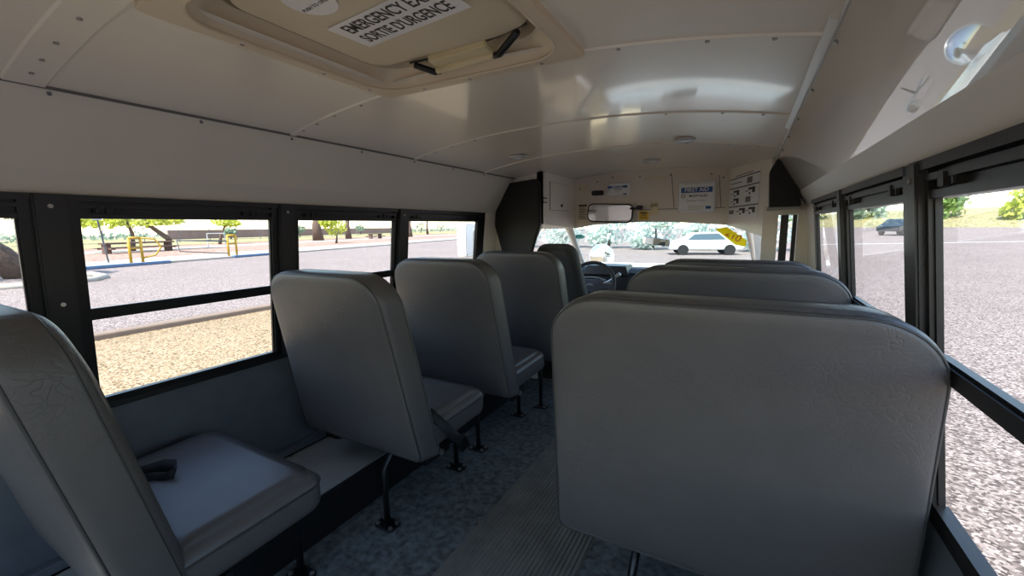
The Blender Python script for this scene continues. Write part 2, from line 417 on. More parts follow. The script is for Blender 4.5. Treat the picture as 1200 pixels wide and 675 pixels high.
# ------------------------------------------------------------------ windows
def window(n, side, y0, y1, wide=False):
    s = -1 if side == 'left' else 1; wx = wl_x if s < 0 else wr_x
    root = sempty('window_%d' % n, (wx(SILL), (y0+y1)/2, SILL), 'black framed split sash window on the %s side' % side)
    inv = Matrix.Translation(-root.location)
    def slab(bm, ya, yb, za, zb, i0, i1, mi=0):      # i: distance into the cabin from the wall plane
        P = []
        for z in (za, zb):
            xa, xb = wx(z)-s*i0, wx(z)-s*i1
            P += [(xa, ya, z), (xb, ya, z), (xb, yb, z), (xa, yb, z)]
        hexa(bm, P, mi)
    f = nb(); fo = .032
    slab(f, y0-fo, y0, SILL, BAND, -.006, .012); slab(f, y1, y1+fo, SILL, BAND, -.006, .012)
    slab(f, y0, y1, SILL, SILL+.022, -.012, .012); slab(f, y0, y1, GTOP, BAND, -.012, -.002)
    slab(f, y0, y1, GTOP-.004, GTOP+.010, -.02, .010)
    slab(f, y0-fo, y1+fo, BAND-.018, BAND, -.035, .020); slab(f, y0-fo, y1+fo, BAND-.038, BAND-.026, -.035, .014)
    slab(f, y0, y0+.006, SILL, GTOP, -.006, .004); slab(f, y1-.006, y1, SILL, GTOP, -.006, .004)
    obj('frame', f, M['black_frame'], root, M4=inv)
    t = nb(); slab(t, y0, y1, TRANS-.016, TRANS+.014, -.014, .014); slab(t, y0, y1, TRANS+.014, TRANS+.020, -.004, .008)
    obj('transom_bar', t, M['black_frame'], root, M4=inv)
    for za, zb, d in ((TRANS, GTOP, -.003), (SILL+.01, TRANS, -.006)):
        g = nb(); g.faces.new([g.verts.new(p) for p in ((wx(za)-s*d, y0, za), (wx(za)-s*d, y1, za), (wx(zb)-s*d, y1, zb), (wx(zb)-s*d, y0, zb))])
        obj('pane', g, M['glass'], root, M4=inv)
    for yc in (y0+.075, y1-.075):
        l = nb(); slab(l, yc-.04, yc+.04, GTOP+.014, GTOP+.034, -.002, .010); slab(l, yc-.012, yc+.004, GTOP+.012, GTOP+.036, .010, .018)
        la = obj('latch', l, M['black'], root, M4=inv)
        l = nb(); slab(l, yc+.012, yc+.017, GTOP+.013, GTOP+.035, .010, .014); slab(l, yc-.036, yc-.03, GTOP+.014, GTOP+.033, .010, .014)
        obj('latch_spring', l, M['black_post'], la)
    return root
WN = 1
LW = [(-.22-.0, .37), (.49, 1.08), (1.20, 1.79), (1.91, 2.64)]
RW = [(-.28, .31), (.42, 1.036), (1.175, 1.75), (1.90, 2.48)]
for y0, y1 in LW: window(WN, 'left', y0, y1); WN += 1
for y0, y1 in RW: window(WN, 'right', y0, y1); WN += 1
def post(n, side, y0, y1, stick=.03, m='black_post'):
    s = -1 if side == 'left' else 1; wx = wl_x if s < 0 else wr_x
    b = nb(); P = []
    for z in (SILL, BAND):
        xa, xb = wx(z)+s*.008, wx(z)-s*stick; P += [(xa, y0, z), (xb, y0, z), (xb, y1, z), (xa, y1, z)]
    hexa(b, P)
    if m == 'black_post': bmesh.ops.bevel(b, geom=list(b.edges), offset=.004, segments=2, affect='EDGES')
    o = obj('trim_%d' % n, b, M[m]); struct(o, '%s window post on the %s side' % ('charcoal' if m == 'black_post' else 'white', side))
    if m == 'black_post':
        b = nb()
        for z in (.075, -.21, -.42): cyl(b, (wx(z)-s*stick, (y0+y1)/2, z), (-s, 0, 0), .006, .003, 10)
        obj_split('screw', b, M['screw'], o)
TN = 9
for y0, y1 in ((.396, .464), (1.106, 1.174), (1.816, 1.884)): post(TN, 'left', y0, y1); TN += 1
for y0, y1 in ((.345, .388), (1.05, 1.10), (1.77, 1.828)): post(TN, 'right', y0, y1, .026); TN += 1
post(TN, 'left', 2.674, 2.76, .0, 'black_frame'); TN += 1
post(TN, 'right', 2.512, 2.60, .0, 'black_frame'); TN += 1
post(TN, 'left', 2.76, YEND, .0, 'cab_white'); TN += 1
post(TN, 'right', 2.60, YEND, .0, 'cab_white'); TN += 1
post(TN, 'left', YREAR, -.254, .0, 'black_frame'); TN += 1
post(TN, 'right', YREAR, -.314, .0, 'black_frame'); TN += 1

# rear wall behind the camera, with its emergency door window and two corner windows
rw = nb(); y0, y1 = YREAR-.05, YREAR
for xa, xb, za, zb in ((XL, XR, FZ, -.75), (XL, XR, .2, .47), (XL, -1.62, -.75, .2), (-1.22, -1.10, -.75, .2), (-.36, -.24, -.75, .2), (.16, XR, -.75, .2)):
    box(rw, xa, xb, y0, y1, za, zb)
rwo = obj('wall_rear', rw, M['cab_white']); struct(rwo, 'rear wall with its emergency door windows')
for xa, xb in ((-1.62, -1.22), (-1.10, -.36), (-.24, .16)):
    r = sempty('window_%d' % WN, ((xa+xb)/2, YREAR, -.75), 'rear window'); WN += 1; inv = Matrix.Translation(-r.location)
    f = nb()
    for A in ((xa, xa+.03, -.75, .2), (xb-.03, xb, -.75, .2), (xa, xb, -.75, -.72), (xa, xb, .17, .2)): box(f, A[0], A[1], y0, y1+.01, A[2], A[3])
    obj('frame', f, M['black_frame'], r, M4=inv)
    f = nb(); f.faces.new([f.verts.new(p) for p in ((xa+.03, y0+.02, -.72), (xb-.03, y0+.02, -.72), (xb-.03, y0+.02, .17), (xa+.03, y0+.02, .17))]); obj('pane', f, M['glass'], r, M4=inv)

# wheel box along the left wall, seat shade put into its black colour
b = nb(); box(b, XL, -1.40, -.1, 2.62, FZ, -1.040, .006)
wb = obj('trim_%d' % TN, b, M['black_pad']); TN += 1; struct(wb, 'raised wheel box along the left wall')
for ya, yb in ((-.1, .62), (.64, 1.36), (1.38, 2.61)):
    b = nb(); box(b, XL+.036, -1.41, ya, yb, -1.040, -1.035); obj('top_plate', b, M['box_panel'], wb)
b = nb()
for x, y in ((-1.76, 1.0), (-1.68, 1.03), (-1.66, 1.10), (-1.74, 1.16), (-1.6, .95), (-1.62, 1.75), (-1.55, 2.1)):
    cyl(b, (x, y, -1.036), (0, 0, 1), .006, .005, 8)
obj_split('rivet', b, M['screw'], wb)

# ------------------------------------------------------------------ seats
def seat_outline(wb, wt, H, side):
    # x = distance from centre; aisle corner and window corner are both rounded
    return rrect([(-wb, 0, .035), (wb, 0, .035), (wt, H, .135), (-wt, H, .135)])
H_BACK = .750; SLOPE = .155
def make_seat(side, wb, wt, label, group, wrinkle=False):
    """origin on the floor, at the middle of the seat, under the rear face; +Y is forward, s = aisle side"""
    s = 1 if side == 'left' else -1
    root = thing('passenger_bench', label, 'seat', group=group)
    z0 = .335
    def fn(x, y, z):
        z -= .024*max(0, 1-y/.07)*max(0, z/H_BACK)**5
        return (x, y*1.0+(-SLOPE*z/H_BACK)+.004, z0+z-.02*(y/.1))
    P = seat_outline(wb, wt, H_BACK, side)
    b = nb(); pad(b, P, .132, .028, (.010, .016), fn, rear=(.016, .03))
    bk = obj('backrest', b, M['vinyl'], root, smooth=True)
    b = nb(); Q = inset(P, .002)
    Q = inset(P, .007); tube(b, [fn(p.x, .006, p.y) for p in Q], .0036, 6, closed=True); Q = inset(P, .002); obj('piping', b, M['piping'], bk, smooth=True)
    b = nb(); tube(b, [fn(p.x, .106, p.y) for p in Q], .0035, 6, closed=True); obj('piping', b, M['piping'], bk, smooth=True)
    # cushion: outline in x/y, thickness vertical
    cw = wb-.01
    CP = rrect([(-cw, .07, .03), (cw, .07, .03), (cw, .485, .06), (-cw, .485, .06)])
    b = nb(); pad(b, CP, .115, .035, (.0, .014), lambda x, y, z: (x, z, .345+y+.012*(z/.5)))
    cu = obj('cushion', b, M['vinyl'], root, smooth=True)
    b = nb(); tube(b, [(p.x, p.y, .345+.088+.012*(p.y/.5)) for p in inset(CP, -.0005)], .003, 6, closed=True); obj('piping', b, M['piping'], cu, smooth=True)
    # black steel frame under the cushion
    b = nb()
    for y in (.12, .42): tube(b, [(-s*(wb+.02), y, .325), (s*(wb-.10), y, .325)], .014, 10)
    tube(b, [(s*(wb-.12), .10, .322), (s*(wb-.12), .44, .322)], .013, 10); tube(b, [(-s*(wb-.08), .10, .322), (-s*(wb-.08), .44, .322)], .013, 10)
    tube(b, [(-s*(wb-.1), .03, .36), (-s*(wb-.1), .09, .315)], .016, 8)
    obj('seat_frame', b, M['steel_black'], root, smooth=True)
    for y, yb in ((.10, .02), (.44, .50)):
        xx = s*(wb-.22)
        b = nb(); tube(b, [(s*(wb-.12), y, .322), (xx+s*.02, y*.9+yb*.1, .318), (xx, y*.6+yb*.4, .295), (xx, yb, .25), (xx, yb, .012)], .0125, 12)
        lg = obj('leg', b, M['steel_black'], root, smooth=True)
        b = nb(); pad(b, rrect([(xx-.05, yb-.035, .02), (xx+.05, yb-.035, .02), (xx+.05, yb+.035, .02), (xx-.05, yb+.035, .02)]), .008, .003, (0, 0), lambda x, y_, z: (x, z, y_+.0005))
        obj('foot_plate', b, M['steel_black'], lg)
        b = nb()
        for dx, dy in ((-.034, -.018), (.034, -.018), (-.034, .018), (.034, .018)): cyl(b, (xx+dx, yb+dy, .008), (0, 0, 1), .009, .006, 6)
        obj_split('bolt', b, M['screw'], lg)
    # hinge hardware between backrest and cushion on the aisle side
    b = nb(); box(b, s*(wb-.03)-.008, s*(wb-.03)+.008, .05, .20, .30, .345, .003); obj('hinge_bracket', b, M['steel_black'], root)
    b = nb(); cyl(b, (s*(wb-.02), .13, .325), (s, 0, 0), .012, .014, 12); obj('hinge_bolt', b, M['screw'], root)
    return root
sl = {}
zc = -1.36
def put(o, x, y, label): o.location = (x, y, FZ); o['label'] = label; return o
GL, GR = 'grey vinyl seats along the left windows', 'grey vinyl seats along the right windows'
L2 = make_seat('left', .342, .300, 'x', GL)
def belt_loop():
    pass
L1 = copy_tree(L2); L3 = copy_tree(L2); L4 = copy_tree(L2)
put(L1, -1.435, .300, 'grey vinyl bus seat cut off by the left photo edge, black belt on its cushion')
put(L2, -1.355, 1.115, 'grey vinyl bus seat second from the rear on the left, with a hanging black buckle')
put(L3, -1.355, 1.80, 'grey vinyl bus seat on the left, between the buckle seat and the frontmost left bench')
put(L4, -1.28, 2.46, 'frontmost grey vinyl bench on the left, just behind the driver seat')
R1 = make_seat('right', .396, .360, 'x', GR); R2 = copy_tree(R1); R3 = copy_tree(R1)
put(R1, -.047, 1.055, 'large grey vinyl seat back with creases filling the lower right foreground')
put(R2, -.045, 1.80, 'grey vinyl seat back directly in front of the large foreground one on the right')
put(R3, -.045, 2.42, 'frontmost grey vinyl seat back on the right, only its top edge showing')
R3.location.z -= .02
# belts
def strap(name, pts, w, m, parent=None, up_=(0, 0, 1), th=.003):
    b = nb(); pts = [Vector(p) for p in pts]; A = []
    for i, p in enumerate(pts):
        d = (pts[min(i+1, len(pts)-1)]-pts[max(i-1, 0)]).normalized(); sd_ = Vector(w) if not isinstance(w, float) else d.cross(Vector(up_)).normalized()*w
        nn = d.cross(sd_).normalized()*th
        A.append([b.verts.new(p-sd_/2-nn/2), b.verts.new(p+sd_/2-nn/2), b.verts.new(p+sd_/2+nn/2), b.verts.new(p-sd_/2+nn/2)])
    for a, c in zip(A, A[1:]):
        for k in range(4): b.faces.new((a[k], a[(k+1) % 4], c[(k+1) % 4], c[k]))
    b.faces.new(A[0][::-1]); b.faces.new(A[-1])
    return obj(name, b, m, parent, smooth=True)
# belt lying on the rear left cushion (local seat coordinates)
bl = strap('seat_belt', [(-.16, .095, .50), (-.155, .14, .485), (-.14, .19, .488), (-.10, .23, .50), (-.06, .245, .502), (-.04, .235, .486), (-.055, .215, .478), (-.09, .20, .476), (-.12, .17, .474)], (.0, .018, .045), M['belt'], L1, th=.004)
# buckle hanging at the aisle edge of the second left seat
b1 = strap('seat_belt', [(.30, .10, .50), (.325, .125, .46), (.350, .15, .42), (.366, .18, .375), (.372, .215, .345)], (.0, .03, .028), M['belt'], L2, th=.004)
b = nb(); pad(b, rrect([(-.024, -.04, .008), (.024, -.04, .008), (.024, .04, .012), (-.024, .04, .012)]), .02, .006, (0, .002))
obj('buckle', b, M['black'], b1, smooth=True, M4=Matrix.Translation((.366, .235, .318)) @ Matrix.Rotation(.5, 4, 'X') @ Matrix.Rotation(1.2, 4, 'Z'))
for st in (L2, L3, L4):      # belt anchors under the window side
    b = nb(); pad(b, rrect([(-.05, -.02, .01), (.05, -.02, .01), (.04, .03, .01), (-.04, .03, .01)]), .05, .01, (0, 0))
    obj('belt_anchor', b, M['black'], st, smooth=True, M4=Matrix.Translation((-.22, .045, .31)))

# ------------------------------------------------------------------ roof hatch
hz = ceil_z(-1.05)-.001
hr = thing('roof_hatch', 'beige emergency roof hatch with lettering in the ceiling', 'roof hatch', (XC, .76, .45))
inv = Matrix.Translation(-hr.location)
def ring(bm, outer, inner, z0, z1):
    """flat ring slab from two outlines with the same count"""
    n = len(outer)
    A = [bm.verts.new((p.x, p.y, z0)) for p in outer]; B = [bm.verts.new((p.x, p.y, z0)) for p in inner]
    A2 = [bm.verts.new((p.x, p.y, z1)) for p in outer]; B2 = [bm.verts.new((p.x, p.y, z1)) for p in inner]
    for i in range(n):
        j = (i+1) % n
        for q in ((A[i], A[j], B[j], B[i]), (A2[j], A2[i], B2[i], B2[j]), (A[j], A[i], A2[i], A2[j]), (B[i], B[j], B2[j], B2[i])): bm.faces.new(q)
def rr(x0, x1, y0, y1, r): return rrect([(x0, y0, r), (x1, y0, r), (x1, y1, r), (x0, y1, r)])
# flange follows the arch: thick enough to reach the ceiling
b = nb(); ring(b, rr(-1.075, -.385, .425, 1.10, .006), rr(-1.02, -.44, .475, 1.04, .10)[:len(rr(-1.075, -.385, .425, 1.10, .006))], .436, .462) if False else None
NO = 4*8
def rr_n(x0, x1, y0, y1, r, k=12):
    out = []
    for cx, cy, a0 in ((x1-r, y1-r, 0), (x0+r, y1-r, 90), (x0+r, y0+r, 180), (x1-r, y0+r, 270)):
        for j in range(k+1):
            a = math.radians(a0+90*j/k); out.append(Vector((cx+r*math.cos(a), cy+r*math.sin(a))))
    return out
O1 = rr_n(-1.07, -.385, .425, 1.10, .012); I1 = rr_n(-1.035, -.42, .46, 1.062, .10)
ring(b, O1, I1, .428, .47)
fl = obj('flange', b, M['hatch_frame'], hr, M4=inv)
b = nb(); tube(b, [(p.x, p.y, .429) for p in I1], .004, 8, closed=True); obj('gasket', b, M['hatch_frame'], hr, smooth=True, M4=inv)
# well: slopes inwards to the lid seat
b = nb(); I2 = rr_n(-.995, -.455, .50, 1.025, .09); nI = len(I1)
A = [b.verts.new((p.x, p.y, .434)) for p in I1]; B = [b.verts.new((p.x, p.y, .475)) for p in I2]; D = [b.verts.new((p.x, p.y, .56)) for p in I2]
for i in range(nI):
    j = (i+1) % nI; b.faces.new((A[i], A[j], B[j], B[i])); b.faces.new((B[i], B[j], D[j], D[i]))
b.faces.new(D)
obj('well', b, M['hatch_frame'], hr, M4=inv)
# lid
LP = rr_n(-.975, -.458, .30+.22, .968, .07)
b = nb(); pad(b, LP, .05, .014, (.004, 0), lambda x, y, z: (x, z, .462+y))
ld = obj('lid', b, M['beige'], hr, smooth=True, M4=inv)
lz = .457
# decal: corner points measured on the lid
d0 = Vector((-.880, .700, 0)); d1 = Vector((-.862, .830, 0)); d2 = Vector((-.556, .800, 0))
ex = (d2-d1).normalized(); ey = Vector((0, 0, -1)).cross(ex); ey = ey if ey.y < 0 else -ey
b = nb(); P0 = [d1, d1+ex*.335, d1+ex*.335+ey*.118, d1+ey*.118]
prism(b, [(p.x, p.y, lz) for p in P0], (0, 0, -.0012)); dc = obj('decal', b, M['decal_white'], ld)
mid = lambda a, c: d1+ex*a+ey*c
for body, cc, w in (('EMERGENCY EXIT', .086, 1.0), ("SORTIE D'URGENCE", .034, 1.0)):
    p = mid(.1675, cc); text(body, .052, M['ink'], frame((p.x, p.y, lz-.0016), ex, ey), dc, bold=.0005, sx=.66 if 'EXIT' in body else .60)
b = nb()
cyl(b, (-.80, .615, lz+.001), (0, 0, -1), .055, .002, 32); obj('round_sticker', b, M['decal_white'], ld)
p = Vector((-.80, .63, 0)); text('PUSH TO OPEN', .013, M['ink_grey'], frame((p.x, p.y, lz-.0014), ex, ey), ld, name='small_print')
# handle block and arms at the front end
b = nb(); hexa(b, [(-.815+.02, .972, .452), (-.60, .962, .452), (-.60, 1.02, .446), (-.795, 1.03, .446), (-.795, .972, .50), (-.60, .962, .50), (-.60, 1.04, .50), (-.795, 1.05, .50)])
bmesh.ops.bevel(b, geom=list(b.edges), offset=.004, segments=2, affect='EDGES')
hb = obj('handle', b, M['cream'], hr, M4=inv)
b = nb(); tube(b, [(-.795, 1.016, .444), (-.60, 1.008, .444)], .010, 10); obj('handle_bar', b, M['cream'], hb, smooth=True)
for P_ in ([(-.845, .975, .455), (-.808, 1.022, .443), (-.79, 1.022, .443)], [(-.50, .945, .455), (-.585, 1.006, .443), (-.605, 1.008, .443)]):
    b = nb(); tube(b, P_, .009, 8); obj('arm', b, M['black'], hr, smooth=True, M4=inv)
b = nb(); tube(b, [(-.47, .935, .463), (-.60, .968, .465)], .003, 6); tube(b, [(-.86, .975, .463), (-.79, .985, .465)], .003, 6); obj_split('hinge_rod', b, M['black'], hr, M4=inv)
b = nb()
for x, y in ((-1.053, .62), (-1.053, .84), (-1.05, 1.0), (-.73, 1.082), (-.5, 1.082), (-.9, 1.082)): cyl(b, (x, y, .429), (0, 0, -1), .005, .003, 8)
obj_split('rivet', b, M['screw'], hr, M4=inv)

# dome lamps / speaker grilles in the ceiling
def grille(x, y, r, label):
    z = ceil_z(x)
    t = thing('dome_lamp', label, 'ceiling lamp', (x, y, z-.002), 'small round ceiling fittings')
    b = nb(); tube(b, [(r*math.cos(a), r*math.sin(a), -.006) for a in [2*PI*k/24 for k in range(24)]], .008, 8, closed=True); obj('rim', b, M['silver'], t, smooth=True)
    b = nb(); bmesh.ops.create_uvsphere(b, u_segments=20, v_segments=10, radius=r)
    for v in b.verts: v.co.z = v.co.z*.25-.004
    obj('lens', b, M['decal_white'], t, smooth=True)
grille(-1.24, 2.33, .05, 'small round lamp on the left part of the ceiling')
grille(-.30, 2.38, .045, 'small round lamp on the right part of the ceiling')
grille(-.60, 3.12, .05, 'round fitting in the ceiling nearest the front bulkhead')

# ------------------------------------------------------------------ front end of the passenger body
def PT(px, py, axis, val):
    d = fwd + rt*((px-600)/F_PX) + up*((337.5-py)/F_PX); i = 'XYZ'.index(axis); return d*(val/d[i])
# transverse end panel on the left, X from wall to -1.36
XCAB, XCABR = -1.365, -.13
b = nb(); prism(b, [(XL, YEND, FZ), (XCAB-.05, YEND, FZ), (XCAB-.16, YEND, -.30), (XCAB, YEND, .02), (XCAB, YEND, ceil_z(XCAB)), (XC-.86, YEND, SEAM), (XC-.975, YEND, CREASE), (wl_x(BAND), YEND, BAND), (XL, YEND, SILL)], (0, .03, 0))
struct(obj('wall_front_left', b, M['cab_white']), 'white end panel on the left behind the cab')
pl = [PT(x, y, 'Y', 2.93) for x, y in ((599, 215), (629, 210), (634, 213), (635, 262), (624, 300), (592, 300), (582, 264), (583, 245))]
b = nb(); prism(b, pl, (0, -.035, 0)); bmesh.ops.bevel(b, geom=list(b.edges), offset=.008, segments=2, affect='EDGES')
o = obj('padded_panel', b, M['black_pad']); tag(o, 'tall black padded panel at the front left corner behind the driver', 'panel')
# cabinet side: plane X = XCAB from YEND to YBULK
b = nb(); prism(b, [(XCAB, YEND, .02), (XCAB, YBULK, -.02), (XCAB, YBULK, ceil_z(XCAB)), (XCAB, YEND, ceil_z(XCAB))], (-.04, 0, 0))
cb = obj('wall_cab_left', b, M['cab_white']); struct(cb, 'off white cabinet side over the driver door')
b = nb(); y0, y1 = 3.07, 3.42
pp = [PT(644, 213, 'X', XCAB), PT(666, 218, 'X', XCAB), PT(666, 247, 'X', XCAB), PT(644, 246, 'X', XCAB)]
prism(b, pp, (.006, 0, 0)); dr = obj('access_door', b, M['cab_white'], cb)
b = nb(); cyl(b, PT(658, 241, 'X', XCAB+.006), (1, 0, 0), .012, .008, 14); obj('knob', b, M['black'], dr)
b = nb(); tube(b, [q+Vector((.003, 0, 0)) for q in pp], .003, 6, closed=True); obj('door_gap', b, M['ink_grey'], dr)
for py in (237, 232):
    q = PT(638, py, 'X', XCAB+.002); b = nb(); box(b, q.x-.001, q.x+.001, q.y-.05, q.y+.05, q.z-.004, q.z+.004); obj('small_label', b, M['ink'], cb)
# bulkhead
def zb(px, py): return PT(px, py, 'Y', YBULK)
b = nb(); bot = [(XCAB, -.02), (-1.2, .008), (-1.0, .020), (-.75, .028), (-.5, .022), (-.3, .008), (XCABR, -.005)]
topp = [(x, ceil_z(x)+.015) for x in (XCABR, -.3, -.45, -.6, -.75, -.9, -1.05, -1.2, XCAB)]
prism(b, [(x, YBULK, z) for x, z in bot+topp], (0, .04, 0))
bk = obj('wall_front', b, M['bulkhead']); struct(bk, 'greige bulkhead above the windshield')
b = nb()
q0 = PT(683, 0, 'Y', 3.64); 
pts = [PT(x, y, 'Y', YBULK-.002) for x, y in ((678, 248), (850, 243))]
tube(b, pts, .003, 6); pts = [PT(x, y, 'Y', YBULK-.002) for x, y in ((787, 203), (790, 243))]; tube(b, pts, .0025, 6)
tube(b, [PT(x, y, 'Y', YBULK-.002) for x, y in ((843, 205), (845, 243))], .0025, 6)
obj_split('panel_seam', b, M['ink_grey'], bk)
b = nb()
for x, y in ((680, 221), (700, 213), (718, 208), (750, 207), (786, 205), (834, 204), (848, 208)): cyl(b, PT(x, y, 'Y', YBULK), (0, -1, 0), .007, .004, 8)
obj_split('screw', b, M['ink_grey'], bk)
for x0_, y0_, x1_, y1_ in ((678, 217, 690, 224), (756, 208, 781, 210)):
    a, c = PT(x0_, y0_, 'Y', YBULK), PT(x1_, y1_, 'Y', YBULK); b = nb(); box(b, a.x, c.x, YBULK-.003, YBULK, c.z, a.z); obj('sticker', b, M['hatch_frame'], bk)

def quad_M(px, py, Y, tilt=0.0):
    o = PT(px, py, 'Y', Y); x = Vector((math.cos(tilt), 0, math.sin(tilt))); y = Vector((-math.sin(tilt), 0, math.cos(tilt)))
    return frame(o, x, y)
def kit(name, label, cpx, cpy, W, H, T, words, band_frac, sub):
    Y = YBULK-T-.004; o = PT(cpx, cpy, 'Y', Y)
    t = thing(name, label, 'first aid kit' if 'AID' in words else 'box', (o.x, YBULK-.003, o.z-H/2))
    b = nb(); pad(b, rrect([(-W/2, 0, .02), (W/2, 0, .02), (W/2, H, .02), (-W/2, H, .02)]), T, .012, (.002, 0), lambda x, y, z: (x, y-T, z))
    obj('case', b, M['decal_white'], t, smooth=True)
    zb_ = H*band_frac; hh = H*.17
    b = nb(); box(b, -W*.42, W*.42, -T-.0045, -T-.0005, zb_-hh/2, zb_+hh/2); bd = obj('blue_band', b, M['blue'], t)
    fr = lambda x, z: frame((x, -T-.0055, z), (1, 0, 0), (0, 0, 1))
    text(words, hh*1.02, M['decal_white'], fr(0, zb_), bd, bold=.0006, sx=.98 if 'AID' in words else .82)
    text('MUSTVALES', hh*.62, M['ink'], fr(W*.05, zb_-hh*1.15), t, bold=.0003)
    b = nb(); tube(b, [(-W*.36+.3*hh*math.cos(a), -T-.004, zb_-hh*1.15+.3*hh*math.sin(a)) for a in [2*PI*k/16 for k in range(16)]], hh*.06, 6, closed=True); obj('logo', b, M['ink'], t)
    text(sub, hh*.34, M['ink_grey'], fr(0, zb_-hh*2.05), t, name='small_print')
    b = nb(); box(b, W*.26, W*.40, -T-.0035, -T-.0005, H*.10, H*.19); obj('flag_print', b, M['blue'], t)
    return t
k1_ = kit('first_aid_kit', 'white FIRST AID box with a blue band on the front bulkhead', 816, 230.5, .265, .235, .06, 'FIRST AID', .72, 'EMERGENCY SUPPLIES')
b = nb(); box(b, -.055, .055, -.066, -.060, .02, .05, .003); obj('clasp', b, M['trim_white'], k1_)
kit('body_fluid_kit', 'small white BODY FLUID box with a blue band above the inside mirror', 723.5, 222, .195, .115, .05, 'BODY FLUID', .68, 'CLEAN UP KIT')
# black oval buzzer beside the small box
o = PT(699.5, 226, 'Y', YBULK-.04)
b = nb(); pad(b, rrect([(-.05, -.02, .012), (.05, -.02, .012), (.05, .02, .012), (-.05, .02, .012)]), .04, .008, (.002, 0))
tag(obj('buzzer', b, M['black'], smooth=True, M4=Matrix.Translation(o)), 'small black oval unit left of the BODY FLUID box', 'buzzer')
# yellow sticker and tag hanging beside
o = PT(754.5, 252.5, 'Y', YBULK-.003); st = obj('yellow_sticker', box(nb(), -.038, .038, -.0015, .0015, -.035, .035), M['yellow'], M4=Matrix.Translation(o)); tag(st, 'small square yellow sticker right of the inside mirror', 'sticker')
b = nb(); box(b, -.028, .028, -.003, -.0016, .012, .026); box(b, -.028, .028, -.003, -.0016, -.020, -.014); box(b, -.02, .02, -.003, -.0016, -.002, .004); obj_split('print', b, M['ink_grey'], st)
o = PT(767, 244, 'Y', YBULK-.004); st = obj('paper_tag', box(nb(), -.03, .03, -.003, .003, -.055, .05), M['cream'], M4=Matrix.Translation(o)); tag(st, 'cream paper tag above the yellow sticker on the bulkhead', 'tag')
b = nb(); box(b, -.022, .022, -.0045, -.003, .03, .035); box(b, -.022, .022, -.0045, -.003, .015, .02); obj_split('print', b, M['ink_grey'], st)
o = PT(683, 246, 'Y', YBULK-.003); st = obj('instruction_sticker', box(nb(), -.045, .045, -.0015, .0015, -.12, .06), M['hatch_frame'], M4=Matrix.Translation(o)); tag(st, 'narrow printed instruction sticker left of the inside mirror', 'sticker')
b = nb(); box(b, -.038, .038, -.003, -.0016, .03, .045)
for k in range(9): box(b, -.034, .02+.01*(k % 3), -.003, -.0016, .015-.012*k, .019-.012*k)
obj_split('print', b, M['ink'], st)

# inside mirror
YM = 3.50; o = PT(714.5, 249.5, 'Y', YM)
mr = thing('interior_mirror', 'wide black framed rear view mirror hanging under the bulkhead', 'mirror', o)
rotM = Matrix.Rotation(.03, 4, 'Y') @ Matrix.Rotation(-.12, 4, 'X')@ Matrix.Rotation(.12, 4, 'Z')
P = rrect([(-.188, -.08, .05), (.188, -.08, .05), (.188, .078, .045), (-.188, .078, .045)])
b = nb(); pad(b, P, .03, .008, (0, .01)); obj('housing', b, M['black'], mr, smooth=True, M4=rotM)
Pi = inset(P, .012); b = nb(); prism(b, [(p.x, -.001, p.y) for p in Pi], (0, -.002, 0)); obj('mirror_glass', b, M['mirror'], mr, M4=rotM)
b = nb(); tube(b, [(.16, .02, .03), (.235, .04, .035), (.235, .135, .04)], .009, 8); box(b, .215, .255, .02, .05, .02, .055, .004); obj('mount_arm', b, M['black'], mr)

# slanted sticker panel on the right, from the bulkhead back to the body
A0 = Vector((XCABR, YBULK, 0)); A1 = Vector((.112, YEND, 0)); dd = (A1-A0)
b = nb(); N = 8
pts = [A0+Vector((0, 0, -.005)), A1+Vector((0, 0, -.085))]
for k in range(N, -1, -1):
    q = A0+dd*k/N; pts.append(Vector((q.x, q.y, ceil_z(q.x)+.002)))
prism(b, pts, (.04, .012, 0))
rp = obj('wall_cab_right', b, M['cab_white']); struct(rp, 'off white header panel over the entrance steps')
ux = dd.normalized(); nrm = Vector((0, 0, 1)).cross(ux); nrm = nrm if nrm.y < 0 else -nrm
def on_rp(px, py, off=.002):
    d = fwd + rt*((px-600)/F_PX) + up*((337.5-py)/F_PX); k = A0.dot(nrm)/d.dot(nrm); return d*k+nrm*off
def rp_M(px, py, off=.002): return frame(on_rp(px, py, off), ux if ux.x > 0 else -ux, (0, 0, 1))
# white instruction placard with black pictograms
c0, c1 = on_rp(857, 209), on_rp(891, 209); cw = (c1-c0).length; ch = (on_rp(857, 209)-on_rp(857, 256)).length
pm = obj('exit_instruction_placard', box(nb(), 0, cw, -ch, 0, -.001, .001), M['decal_white'], M4=frame(on_rp(857, 209, .003), ux if ux.x > 0 else -ux, (0, 0, 1)))
tag(pm, 'white exit instruction placard with black pictograms on the right header panel', 'placard')
def pl_(b, x0, x1, y0, y1): box(b, x0*cw, x1*cw, -y1*ch, -y0*ch, .001, .002)
b = nb()
for y in (.04, .265, .70): pl_(b, .0, 1, y, y+.022)
obj_split('ruling', b, M['ink'], pm)
b = nb()
for x, y, fl_ in ((.06, .33, 0), (.58, .33, 1), (.06, .52, 0), (.30, .76, 1), (.62, .76, 0)):
    pl_(b, x+.10, x+.30, y, y+.05); pl_(b, x+.22, x+.30, y+.03, y+.12); pl_(b, x, x+.10, y+.06, y+.075); pl_(b, x+.12, x+.16, y+.1, y+.15); 
obj_split('pictogram', b, M['ink'], pm)
b = nb(); pl_(b, .04, .42, .15, .17); pl_(b, .62, .78, .1, .23); pl_(b, .6, .76, .52, .64); pl_(b, .02, .2, .79, .88); pl_(b, .2, .8, -.01, .01); obj_split('print', b, M['ink_grey'], pm)
